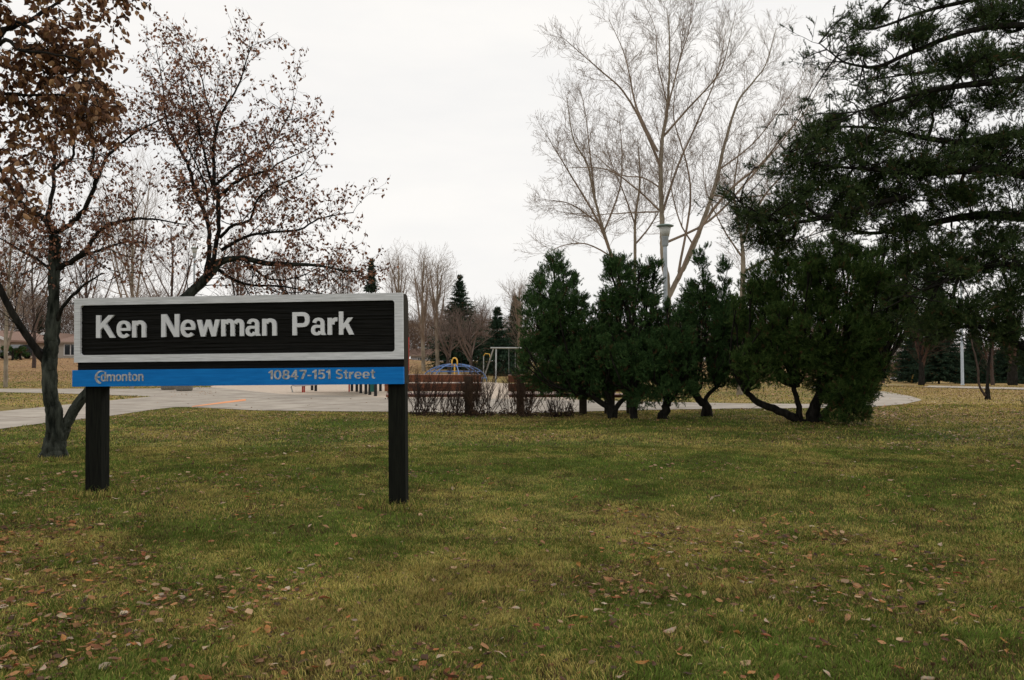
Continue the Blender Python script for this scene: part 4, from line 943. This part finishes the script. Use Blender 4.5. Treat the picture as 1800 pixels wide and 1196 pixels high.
GLY = {
 'K': (.92, rc(0, 0, .2, 1) + [[(.2, .34), (.2, .62), (.60, 1), (.87, 1)], [(.33, .50), (.47, .66), (.92, 0), (.67, 0)]]),
 'e': (.68, ring2(.34, .365, .34, .385, .18, .14, 0, 318) + rc(.10, .30, .665, .42)),
 'n': (.65, rc(0, 0, .19, .735) + rc(.46, 0, .65, .44) + ring2(.36, .435, .29, .315, .19, .16, 0, 155)),
 'N': (.82, rc(0, 0, .2, 1) + rc(.62, 0, .82, 1) + [[(.01, 1), (.23, 1), (.81, 0), (.59, 0)]]),
 'w': (1.04, [[(0, .735), (.20, .735), (.37, 0), (.18, 0)], [(.18, 0), (.37, 0), (.61, .735), (.43, .735)], [(.43, .735), (.61, .735), (.86, 0), (.67, 0)], [(.67, 0), (.86, 0), (1.04, .735), (.84, .735)]]),
 'm': (1.04, rc(0, 0, .19, .735) + rc(.425, 0, .615, .44) + rc(.85, 0, 1.04, .44) + ring2(.36, .435, .255, .315, .19, .16, 0, 155) + ring2(.785, .435, .255, .315, .19, .16, 0, 155)),
 'a': (.68, rc(.43, .10, .61, .50) + ring2(.335, .475, .275, .275, .17, .13, 0, 168) + ring2(.255, .215, .255, .23, .17, .13, 85, 345) + rc(.24, .315, .50, .435) + [[(.43, .12), (.61, .12), (.68, 0), (.47, 0)]]),
 'P': (.78, rc(0, 0, .2, 1) + rc(.2, .83, .48, 1) + rc(.2, .35, .48, .52) + ring2(.47, .675, .31, .325, .2, .17, -90, 90)),
 'r': (.44, rc(0, 0, .19, .735) + ring2(.39, .42, .27, .33, .18, .17, 90, 175) + rc(.385, .58, .44, .75)),
 'k': (.67, rc(0, 0, .19, 1) + [[(.19, .22), (.19, .45), (.41, .735), (.64, .735)], [(.27, .38), (.41, .52), (.67, 0), (.46, 0)]]),
 '1': (.36, rc(.18, 0, .36, 1) + [[(0, .68), (0, .80), (.22, .99), (.22, .68)]]),
 '0': (.62, ring2(.31, .5, .31, .515, .17, .15)), '8': (.62, ring2(.31, .735, .27, .275, .165, .13) + ring2(.31, .27, .31, .285, .175, .14)),
 '4': (.64, rc(.34, 0, .52, 1) + rc(0, .21, .64, .35) + [[(0, .33), (.15, .33), (.40, .78), (.36, 1)]]),
 '7': (.6, rc(0, .84, .6, 1) + [[(.40, .85), (.6, .85), (.31, 0), (.11, 0)]]), '-': (.32, rc(0, .31, .32, .45)),
 '5': (.62, rc(.10, .84, .57, 1) + [[(.04, .44), (.20, .48), (.25, .88), (.10, .88)]] + ring2(.31, .335, .31, .35, .175, .145, -155, 132)),
 'S': (.68, ring2(.34, .735, .31, .28, .18, .145, 22, 272) + ring2(.345, .27, .335, .285, .18, .145, 196, 448)),
 't': (.42, rc(.11, .18, .29, .94) + rc(0, .60, .42, .735) + ring2(.30, .19, .19, .20, .18, .14, 180, 275) + rc(.30, -.01, .42, .13)),
 'd': (.65, ring2(.31, .365, .31, .385, .18, .145, 28, 332) + rc(.465, 0, .65, 1)), 'o': (.69, ring2(.345, .365, .345, .385, .185, .145)),
}
def text(body, x0, x1, zb, h, y, depth, m, parent, name, gap=.075):
    """raised letters fitted to x0..x1 with capital height h"""
    wtot = sum(GLY[ch][0] for ch in body) + gap * (len(body) - 1); sx = (x1 - x0) / wtot; b = BM(); x = 0
    for ch in body:
        for i, pl in enumerate(GLY[ch][1]):
            o = .00012 * (i % 9)
            b.poly([(x0 + (x + px_) * sx, y + o, zb + py_ * h) for px_, py_ in pl], (0, depth, 0))
        x += GLY[ch][0] + gap
    return link(name, b.mesh(name), m, parent)
zb = (680 - 595) * YL / F
for wd_, a, c in (('Ken', 170, 257), ('Newman', 284.5, 487), ('Park', 515, 622.8)):
    text(wd_, sl_(a), sl_(c), zb, .231, -.008, .032, M['letter'], sign, 'lettering')
zb2 = (680 - 670.8) * YL / F
text('10847-151', sl_(474.7), sl_(583), zb2 + .004, .092, -.0315, .006, M['silver'], sign, 'lettering')
text('Street', sl_(592), sl_(661), zb2 + .004, .092, -.0315, .006, M['silver'], sign, 'lettering')
text('dmonton', sl_(181), sl_(255.8), zb2, .094, -.0315, .006, M['silver'], sign, 'lettering')
# the round swept E of the city mark: thick crescent with a middle bar
b = BM(); cx, cz = sl_(182), zb2 + .040
outl = []
for k in range(15):
    a = math.radians(60 + 205 * k / 14); outl.append((cx + .070 * math.cos(a) * 1.0, -.0315, cz + .068 * math.sin(a)))
for k in range(15):
    a = math.radians(262 - 190 * k / 14); outl.append((cx + .006 + .052 * math.cos(a), -.0315, cz + .004 + .053 * math.sin(a)))
b.poly(outl, (0, .006, 0)); b.box((cx - .034, -.0283, cz + .002), (.036, .0062, .013))
link('city_mark', b.mesh('city_mark'), M['silver'], sign)
# posts: laminated, chamfered, parted by a seam
def post(x, name='post'):
    b = BM(); zt, zb_ = -.001, -1.32
    for yy, ww in ((.112, .172), (.192, .166)):
        b.box((x, yy - .02, (zt + zb_) / 2), (ww, .078, zt - zb_), None, .008)
    link(name, b.mesh(name), M['post'], sign)
post(sl_(143) + .10); post(sl_(698) - .018)
# ------------------------------------------------------------------ benches and bare hedge
M['plank'] = mat('bench_plank_stain', (.21, .07, .034), (.36, .135, .068), 5, .7, .4, (.4, 1, 10), dist=.003)
M['plankedge'] = mat('bench_pale_edge', (.45, .30, .25), (.58, .44, .38), 6, .7)  # paler tone for the strip along the top of each backrest plank
M['benchpost'] = mat('bench_concrete_post', (.030, .024, .018), (.075, .058, .042), 9, .9, .4, dist=.004)
def bench(px0, px1, Y, rz, label):
    a, c = at(px0, 700, Y), at(px1, 700, Y); L = (c - a).length; mx_ = (a + c) / 2; g0 = tz(mx_.x, mx_.y)
    root = empty('park_bench', (mx_.x, mx_.y, g0), label, 'bench', 'park benches facing the playground', rz)
    for z0, h in ((.66, .20), (.895, .19)):
        link('backrest_plank', BM().box((0, .0, z0 + .04), (L, .04, h), Matrix.Rotation(.10, 3, 'X'), .004).mesh('backrest_plank'), M['plank'], root)
        link('backrest_edge', BM().box((0, .004, z0 + .04 + h / 2 + .0085), (L - .004, .045, .012), Matrix.Rotation(.10, 3, 'X')).mesh('backrest_edge'), M['plankedge'], root)
    for yy in (.14, .27, .40, .53):
        link('seat_plank', BM().box((0, yy, .505), (L * .985, .115, .045), None, .006).mesh('seat_plank'), M['plankseat'], root)
    link('seat_rail', BM().box((0, .075, .468), (L * .98, .025, .05)).mesh('seat_rail'), M['plank'], root)
    for s in (-1, 1):
        x = s * (L / 2 - .33)
        link('leg', BM().box((x, -.10, .46), (.20, .13, 1.06), None, .012).mesh('leg'), M['benchpost'], root)
        link('seat_bracket', BM().box((x, .27, .40), (.14, .60, .09), None, .01).mesh('seat_bracket'), M['benchpost'], root)
        link('front_leg', BM().box((x, .44, .17), (.14, .12, .38), None, .01).mesh('front_leg'), M['benchpost'], root)
    return root
M['plankseat'] = mat('bench_seat_pale', (.42, .24, .22), (.60, .46, .43), 9, .65, .2, (.3, 1, 1), dist=.002)  # pinkish seat planks, paler than the backrest
bench(676, 846, 21.0, 0, 'red brown wooden bench next to the sign post, seen from behind')
bench(893, 1046, 21.3, math.radians(-2), 'red brown wooden bench partly covered by the round pine bush')
bench(1050, 1134, 20.9, math.radians(3), 'wooden bench deep in shade behind the forked pine trunk')
def hedge_shrub(px, base_py, Y, height, spread, n, seed, label, m1, dens=(8, 10)):
    r = random.Random(seed); p0 = at(px, base_py, Y); z0 = tz(p0.x, p0.y); root = empty('bare_shrub', (p0.x, p0.y, z0), label, 'shrub', 'bare shrubs in front of the benches')
    T, ends = Tubes(), []
    P = dict(dens=dens, len=[height * .42, height * .2], ang=24, up=.14, wob=.15, min=.0026, thick=.012)
    for k in range(n):
        b0 = Vector((p0.x + r.gauss(0, spread * .33), p0.y + r.gauss(0, .12), z0 - .03)); d = Vector((r.gauss(0, .36), r.gauss(0, .3), 1))
        q, _ = curve(b0, d, height * r.uniform(.55, 1.05), 5, r, .12, .05); T.add(q, .009, .003, 4)
        spawn(T, q, [.008] * 6, r, 0, P, ends, .2)
    # dead leaves caught in the foot
    link('stems', T.mesh('stems'), m1, root, True)
    fo = []
    for k in range(int(70 * spread)):
        fo.append(([Vector((p0.x + r.gauss(0, spread * .45), p0.y + r.gauss(0, .18), z0 + abs(r.gauss(0, .09)) + .03))] * 2, 0))
    v, f, c = leaves_on(fo, 4, .06, r, [(.06, .035, .02), (.12, .07, .04), (.03, .02, .015)], .2, seed)
    link('dead_leaves', mesh_np('dead_leaves', v, f, c), M['leaf'], root, True)
for i, a in enumerate([(742, 728, 20.3, 1.15, .5, 34, 'bare dark shrub hugging the sign post before the first bench'), (790, 729, 20.2, .95, .5, 34, 'dense bare shrub before the middle of the first bench'),
        (838, 729, 20.25, 1.25, .3, 30, 'tall bare twiggy shrub at the end of the first bench'), (852, 728, 20.5, 1.1, .35, 14, 'thin grey bare shrub in the gap between two benches'),
        (922, 729, 20.3, 1.15, .35, 34, 'arching red brown bare shrub at the start of the second bench'), (895, 729, 20.5, .9, .4, 12, 'sparse arching shrub with twigs over the concrete'),
        (975, 730, 20.2, .62, .55, 30, 'low dark bare shrub before the second bench'), (1002, 730, 20.2, .5, .3, 16, 'smallest bare shrub close to the pine bush'), (690, 702, 29, .75, .3, 14, 'small bare shrub seen beyond the right sign post')]):
    hedge_shrub(*a[:5], a[5], 500 + i, a[6], M['twig_brush'] if i in (2, 4, 5) else M['twig_hedge'])
# ------------------------------------------------------------------ lamps and poles
M['galv'] = mat('painted_pole_grey', (.36, .40, .43), (.46, .50, .53), 6, .5, .05, metal=.0)
M['green_cap'] = mat('lamp_cap_green', (.16, .22, .20), (.22, .28, .25), 5, .5)
M['diff'] = mat('lamp_diffuser', (.42, .42, .38), (.50, .50, .46), 3, .4)
def park_lamp(px, top_py, Y, capw, label):
    p = at(px, top_py, Y); g0 = tz(p.x, p.y); H = p.z - g0; s = capw / .5
    root = empty('park_lamp', (p.x, p.y, g0), label, 'lamp')
    link('pole', BM().lathe((0, 0, 0), [(.10 * s, -.1), (.10 * s, .5), (.075 * s, .55), (.060 * s, H - .95 * s), (.058 * s, H - .64 * s)], 16).mesh('pole', True), M['galv'], root)
    link('collar', BM().lathe((0, 0, 0), [(.066 * s, H - .66 * s), (.095 * s, H - .63 * s), (.10 * s, H - .40 * s), (.12 * s, H - .38 * s)], 20).mesh('collar', True), M['galv'], root)
    link('lens', BM().lathe((0, 0, 0), [(.115 * s, H - .38 * s), (.175 * s, H - .10 * s)], 20).mesh('lens', True), M['diff'], root)
    link('cap', BM().lathe((0, 0, 0), [(.16 * s, H - .10 * s), (.25 * s, H - .075 * s), (.255 * s, H - .055 * s), (.17 * s, H - .02 * s), (.05 * s, H)], 24).mesh('cap', True), M['green_cap'], root)
park_lamp(1169, 394, 23.3, .5, 'tall pale grey park lamp with flat green cap above the pine bushes')
park_lamp(342, 435, 46, .46, 'distant park lamp showing through the crab apple crown')
p = at(1692, 683, 61); zb_ = tz(p.x, p.y)
root = empty('street_pole', (p.x, p.y, zb_), 'tall galvanised street pole standing on the far path edge', 'pole')
link('pole', BM().lathe((0, 0, 0), [(.14, -.1), (.14, .25), (.11, .27), (.07, 8.2)], 14).mesh('pole', True), M['galv'], root)
link('base_plate', BM().box((0, 0, .03), (.42, .42, .05), None, .01).mesh('base_plate'), M['galv'], root)
link('arm', BM().tube([(0, 0, 8.1), (-.5, -.1, 8.5), (-1.6, -.3, 8.7)], [.05, .045, .04], 8).mesh('arm'), M['galv'], root)
link('lamp_head', BM().box((-1.85, -.35, 8.68), (.55, .2, .12), None, .03).mesh('lamp_head'), M['galv'], root)
# ------------------------------------------------------------------ playground
M['pblue'] = mat('play_blue', (.07, .14, .33), (.11, .20, .42), 4, .45)
M['pyellow'] = mat('play_yellow', (.70, .40, .06), (.82, .50, .10), 4, .45)
M['pred'] = mat('play_red', (.42, .03, .02), (.52, .05, .03), 4, .45)
M['pgreen'] = mat('play_green', (.01, .09, .07), (.015, .13, .10), 4, .5)
M['pblack'] = mat('play_black', (.010, .010, .010), (.02, .02, .02), 4, .5)
M['pgrey'] = mat('play_grey_plastic', (.42, .38, .36), (.52, .48, .46), 4, .5)
M['steel'] = mat('galvanised_steel', (.30, .31, .30), (.40, .41, .40), 6, .45, metal=.3)
Yd = 50.0; c = at(799, 672, Yd); zb_ = tz(c.x, c.y); R_ = 2.05; ZT = at(799, 640, Yd).z - zb_
root = empty('dome_climber', (c.x, c.y, zb_), 'low domed climbing frame of curved blue bars with a yellow hoop on top', 'climbing frame')
for k in range(8):
    a = math.radians(k * 45 + 12); pts = [(math.cos(a) * R_ * math.sin(q), math.sin(a) * R_ * math.sin(q), max(0, ZT * math.cos(q))) for q in [math.radians(8 + 82 * j / 9) for j in range(10)]]
    pts[-1] = (pts[-1][0], pts[-1][1], -.1)
    link('rib', BM().tube(pts, .036, 8).mesh('rib', True), M['pblue'], root)
for q in (30, 55, 78):
    q_ = math.radians(q); pts = [(math.cos(t_) * R_ * math.sin(q_), math.sin(t_) * R_ * math.sin(q_), ZT * math.cos(q_)) for t_ in [2 * math.pi * j / 32 for j in range(33)]]
    link('ring_bar', BM().tube(pts, .028, 6, False).mesh('ring_bar', True), M['pblue'], root)
link('hoop', BM().tube([(-.17, 0, ZT - .1)] + [(-.17 * math.cos(t_), 0, ZT + .12 + .26 * math.sin(t_)) for t_ in [math.pi * j / 10 for j in range(11)]] + [(.17, 0, ZT - .1)], .045, 8).mesh('hoop', True), M['pyellow'], root)
link('centre_pole', BM().tube([(0, 0, 0), (0, 0, ZT - .02)], .05, 8).mesh('centre_pole'), M['pyellow'], root)
# swing frame
Ys = 50.0; c = at(872, 674, Ys); zb_ = tz(c.x, c.y); zt = at(872, 612, Ys).z - zb_
root = empty('swing_frame', (c.x, c.y, zb_), 'grey steel swing frame with slanted legs before the small spruce', 'swing frame')
link('top_bar', BM().tube([(-.35, -.15, zt), (3.4, .35, zt)], .05, 8).mesh('top_bar'), M['steel'], root)
for (bx, by_, tx) in ((.0, -.9, .0), (-.9, .9, -.15), (3.1, -.8, 3.0), (3.0, 1.2, 3.0)):
    link('leg', BM().tube([(bx, by_, -.1), (tx, 0, zt)], .045, 8).mesh('leg'), M['steel'], root)
for s in (1.0, 2.1):
    st = link('swing_seat', BM().box((s, .1, .55), (.45, .18, .03), None, .01).mesh('swing_seat'), M['pblack'], root)
    link('chain', BM().tube([(s - .2, .1, .56), (s - .2, .1, zt)], .01, 5).mesh('chain'), M['steel'], st); link('chain', BM().tube([(s + .2, .1, .56), (s + .2, .1, zt)], .01, 5).mesh('chain'), M['steel'], st)
# spring rider / small yellow pole pieces behind the dome
p = at(850, 648, 56); zb_ = tz(p.x, p.y)
root = empty('crane_digger', (p.x, p.y, zb_), 'small yellow sand digger with bent arm near the swing frame', 'play equipment')
link('post', BM().tube([(0, 0, -.1), (0, 0, 1.5)], .035, 8).mesh('post'), M['steel'], root)
link('arm', BM().tube([(0, 0, 1.5), (.12, 0, 1.68), (.42, 0, 1.64), (.46, 0, 1.4)], .03, 8).mesh('arm', True), M['pyellow'], root)
# play structure, mostly behind the sign
Yq = 36.0; c = at(640, 690, Yq); zb_ = tz(c.x, c.y)
root = empty('play_structure', (c.x, c.y, zb_), 'playground structure on black posts, green panel and red slide legs under the sign', 'play structure')
k_ = Yq / F
def lx(px, dy=0): return (px - PX0) / F * (Yq + dy) - c.x
for px, dy, hh in ((619, 1.0, 2.2), (627.5, .3, 2.6), (634.5, -1.4, 2.6), (643.5, -2.4, 2.4), (650.5, -3.1, 2.6), (660.5, -4.3, 2.6), (549, 2.0, 1.9), (555.5, 1.0, 1.9), (669, 1.0, 2.2)):
    link('post', BM().tube([(lx(px, dy), dy, -.1), (lx(px, dy), dy, hh)], .065, 8).mesh('post'), M['pblack'], root)
link('deck', BM().box((lx(640, -1.6), -1.6, 1.05), (1.5, 5.2, .08), None, .01).mesh('deck'), M['pgreen'], root)
link('panel', BM().box((lx(656, -4.1), -4.1, .66), (.22, .05, .98), None, .01).mesh('panel'), M['pgreen'], root)
link('guard_rail', BM().box((lx(637), 1.0, 1.5), (1.2, .04, .8), None, .01).mesh('guard_rail'), M['pred'], root)
link('roof', BM().poly([(lx(612), -4.3, 2.6), (lx(640), -4.3, 3.1), (lx(668), -4.3, 2.6)], (0, 5.3, 0)).mesh('roof'), M['pgreen'], root)
sl = link('slide', BM().poly([(lx(524), -.55, .60), (lx(519), -.55, .30), (lx(526), -.55, .26), (lx(545), -.55, .30), (lx(575), -.55, .36), (lx(600), -.55, .62), (lx(618), -.5, 1.05), (lx(612), -.5, 1.10), (lx(590), -.55, .75), (lx(560), -.55, .50), (lx(530), -.55, .45)], (0, .6, 0)).mesh('slide'), M['pgrey'], root)
for px in (536.5, 539.5): link('slide_leg', BM().tube([(lx(px), -.4, -.1), (lx(px), -.4, .36)], .035, 8).mesh('slide_leg'), M['pred'], root)
link('slide_leg', BM().tube([(lx(611), .4, -.1), (lx(611), .4, 1.0)], .035, 8).mesh('slide_leg'), M['pred'], root)
link('slide_foot', BM().tube([(lx(521), -.5, -.05), (lx(517.5), -.5, .25), (lx(525), -.5, .48)], .03, 8).mesh('slide_foot'), M['steel'], root)
p = at(716, 650, 40); zb_ = tz(p.x, p.y)
root = empty('climbing_post', (p.x, p.y, zb_), 'red playground climbing panel peeking past the sign edge', 'play equipment')
link('panel', BM().box((-.16, 0, 1.85), (.42, .05, 1.4), None, .02).mesh('panel'), M['pred'], root)
for s in (-.34, .04): link('post', BM().tube([(s, 0, -.1), (s, 0, 2.6)], .05, 8).mesh('post'), M['pred'], root)
# planters
M['agg'] = mat('exposed_aggregate', (.09, .085, .07), (.24, .22, .19), 40, .95, .6, dist=.01)
for px, lab in ((297, 'weathered aggregate planter tub, the darker one of the pair'), (324, 'weathered aggregate planter tub, the paler one closer to the plaza')):
    Yp = 38.6 if px == 297 else 37.2; p = at(px, 687, Yp); zb_ = tz(p.x, p.y)
    root = empty('planter', (p.x, p.y, zb_), lab, 'planter', 'concrete planters on the plaza')
    link('tub', BM().lathe((0, 0, 0), [(.32, .0), (.37, .08), (.39, .45), (.42, .48), (.42, .55), (.34, .55), (.33, .45)], 20).mesh('tub'), M['agg'], root)
    link('soil', BM().lathe((0, 0, 0), [(.33, .40), (.32, .47)], 20).mesh('soil'), M['benchpost'], root)
# ------------------------------------------------------------------ houses
M['cream'] = mat('cream_siding', (.40, .37, .32), (.46, .43, .38), 2, .8, .3, (.1, .1, 10), dist=.01)
M['beige'] = mat('beige_stucco', (.36, .29, .23), (.42, .35, .28), 5, .9)
M['brownw'] = mat('brown_siding', (.24, .18, .14), (.30, .23, .18), 3, .85)
M['roof'] = mat('shingle_roof', (.17, .10, .075), (.26, .17, .13), 14, .9, .4)
M['trim'] = mat('white_trim', (.62, .62, .62), (.70, .70, .70), 4, .5)
M['glass'] = mat('dark_glass', (.02, .025, .03), (.035, .04, .045), 2, .12, spec=.6)
M['whitew'] = mat('white_wall', (.5, .5, .52), (.58, .58, .60), 3, .8)
def house(name, px0, px1, Y, eave_py, ridge_py, label, wall, gable=False, windows=(), depth=8, door=None):
    a, c = at(px0, 640, Y), at(px1, 640, Y); x0, x1 = a.x, c.x; zb_ = min(tz(x0, Y), tz(x1, Y)); ze = at(px0, eave_py, Y).z - zb_; zr_ = at(px0, ridge_py, Y).z - zb_
    mid = (x0 + x1) / 2; w_ = x1 - x0; root = empty(name, (mid, Y, zb_), label, 'house')
    if gable:
        link('wall', BM().poly([(-w_ / 2, 0, -.4), (-w_ / 2, 0, ze), (0, 0, zr_), (w_ / 2, 0, ze), (w_ / 2, 0, -.4)], (0, depth, 0)).mesh('wall'), wall, root)
        t_ = .16
        link('roof', BM().poly([(-w_ / 2 - .4, -.4, ze - .2), (0, -.4, zr_ + .03), (w_ / 2 + .4, -.4, ze - .2), (w_ / 2 + .4, -.4, ze), (0, -.4, zr_ + .25), (-w_ / 2 - .4, -.4, ze)], (0, depth + .8, 0)).mesh('roof'), M['roof'], root)
        link('fascia', BM().poly([(-w_ / 2 - .42, -.46, ze - .25), (0, -.46, zr_ - .02), (w_ / 2 + .42, -.46, ze - .25), (w_ / 2 + .42, -.46, ze + .03), (0, -.46, zr_ + .28), (-w_ / 2 - .42, -.46, ze + .03)], (0, .05, 0)).mesh('fascia'), M['trim'], root)
    else:
        link('wall', BM().box((0, depth / 2, (ze - .4) / 2), (w_, depth, ze + .4)).mesh('wall'), wall, root)
        link('roof', BM().poly([(-w_ / 2 - .4, -.5, ze), (-w_ / 2 - .4, depth / 2, zr_), (-w_ / 2 - .4, depth + .5, ze)], (w_ + .8, 0, 0)).mesh('roof'), M['roof'], root)
        link('fascia', BM().box((0, -.53, ze + .02), (w_ + .8, .05, .18)).mesh('fascia'), M['brownw'], root)
    for (wx0, wx1, wy0, wy1) in windows:
        q0, q1 = at(wx0, wy1, Y), at(wx1, wy0, Y); cx_, cz_ = (q0.x + q1.x) / 2 - mid, (q0.z + q1.z) / 2 - zb_; ww, hh = q1.x - q0.x, q1.z - q0.z
        wn = link('window', BM().box((cx_, -.03, cz_), (ww + .2, .06, hh + .2)).mesh('window'), M['trim'], root)
        for s in (-1, 1): link('pane', BM().box((cx_ + s * (ww / 4 + .02), -.066, cz_), (ww / 2 - .08, .02, hh)).mesh('pane'), M['glass'], wn)
    return root
house('bungalow', 97, 190, 84, 603, 589, 'cream bungalow with brown roof between crab apple trunk and sign', M['cream'], False, [(114, 135, 606, 624), (150, 165, 606, 624)])
house('gabled_house', 52, 106, 92, 606, 588, 'brown gabled house with white roof edge behind the crab apple trunk', M['brownw'], True, [(72, 84, 608, 622)])
house('stucco_house', -60, 12, 82, 598, 584, 'beige stucco house at the far edge of the rise', M['beige'], True, [(-30, -10, 605, 622)])
house('white_house', 722, 775, 98, 626, 612, 'white house glimpsed between tree trunks over the playground rise', M['whitew'], False, [(735, 741, 629, 637), (752, 757, 629, 637)])
house('garden_shed', 1712, 1740, 140, 653, 645, 'small white shed beneath the far dark spruces', M['whitew'], True, [(1722, 1727, 657, 664)])
house('beige_house', 150, 360, 100, 600, 585, 'long pale house hidden behind the sign board', M['beige'], False, [(200, 215, 606, 622)])
# cars
M['carblack'] = mat('car_paint_dark', (.012, .014, .018), (.015, .018, .022), 3, .25, spec=.6)
M['carwhite'] = mat('car_paint_white', (.5, .5, .5), (.55, .55, .55), 3, .3, spec=.6)
M['tyre'] = mat('tyre_rubber', (.012, .012, .012), (.02, .02, .02), 9, .9)
def car(px, Y, rz, paint, label):
    p = at(px, 660, Y); zb_ = tz(p.x, p.y); root = empty('parked_car', (p.x, p.y, zb_), label, 'car', None, rz)
    body = [(-2.25, .32), (-2.28, .62), (-2.15, .82), (-1.2, .93), (1.5, .97), (2.1, .93), (2.25, .7), (2.25, .32)]
    link('body', BM().poly([(x, -.88, z) for x, z in body], (0, 1.76, 0)).mesh('body'), paint, root)
    cabin = [(-1.25, .93), (-.6, 1.42), (1.0, 1.46), (1.85, .97)]
    b = BM(); b.poly([(x, -.74, z) for x, z in cabin], (0, 1.48, 0)); link('cabin', b.mesh('cabin'), paint, root)
    win = [(-1.08, .96), (-.56, 1.36), (.95, 1.39), (1.60, .99)]
    link('window', BM().poly([(x, -.75, z) for x, z in win], (0, 1.50, 0)).mesh('window'), M['glass'], root)
    link('windscreen', BM().poly([(-1.29, -.66, .96), (-1.29, .66, .96), (-.66, .62, 1.40), (-.66, -.62, 1.40)], (.03, 0, .0)).mesh('windscreen'), M['glass'], root)
    for x in (-1.4, 1.4):
        for s in (-1, 1):
            wh = link('wheel', BM().tube([(x, s * .72, .33), (x, s * .92, .33)], .33, 18).mesh('wheel'), M['tyre'], root)
            link('rim', BM().tube([(x, s * .90, .33), (x, s * .93, .33)], .20, 14).mesh('rim'), M['galv'], wh)
    for s in (-.62, .62): link('headlight', BM().box((-2.26, s, .66), (.04, .32, .14), None, .01).mesh('headlight'), M['trim'], root)
car(1590, 140, math.radians(12), M['carblack'], 'dark parked car on the far street under the spruces')
car(38, 80, math.radians(75), M['carblack'], 'dark car parked on the rise next to the gabled house')
p = at(1604, 671, 120); zb_ = tz(p.x, p.y)
root = empty('marker_post', (p.x, p.y, zb_), 'leaning yellow guy wire guard beside the parked dark car', 'marker')
link('guard', BM().tube([(-.25, 0, -.1), (.15, 0, 1.3)], .09, 8).mesh('guard'), M['pyellow'], root)
link('wire', BM().tube([(.15, 0, 1.3), (1.9, 0, 7.5)], .012, 5).mesh('wire'), M['steel'], root)
# evergreen garden shrubs by the beige house
for i, (px, py, rr, lab) in enumerate([(22, 612, 12, 'dark evergreen garden shrub in front of the stucco house'), (36, 618, 9, 'low evergreen shrub beside the parked car on the rise'), (128, 595, 0, '')]):
    if not rr: continue
    pine('evergreen_shrub', lab, 76 + i, [(px, py, rr, rr * 1.1, 0), (px - 6, py + 6, rr * .7, rr * .7, 0)], (px, 632), [[(px, 634, 2), (px, py, 1.5)]], GA, 60 + i, dens=14, sl=.3, nn=20, nl=.2, wd=.06, cat='shrub')
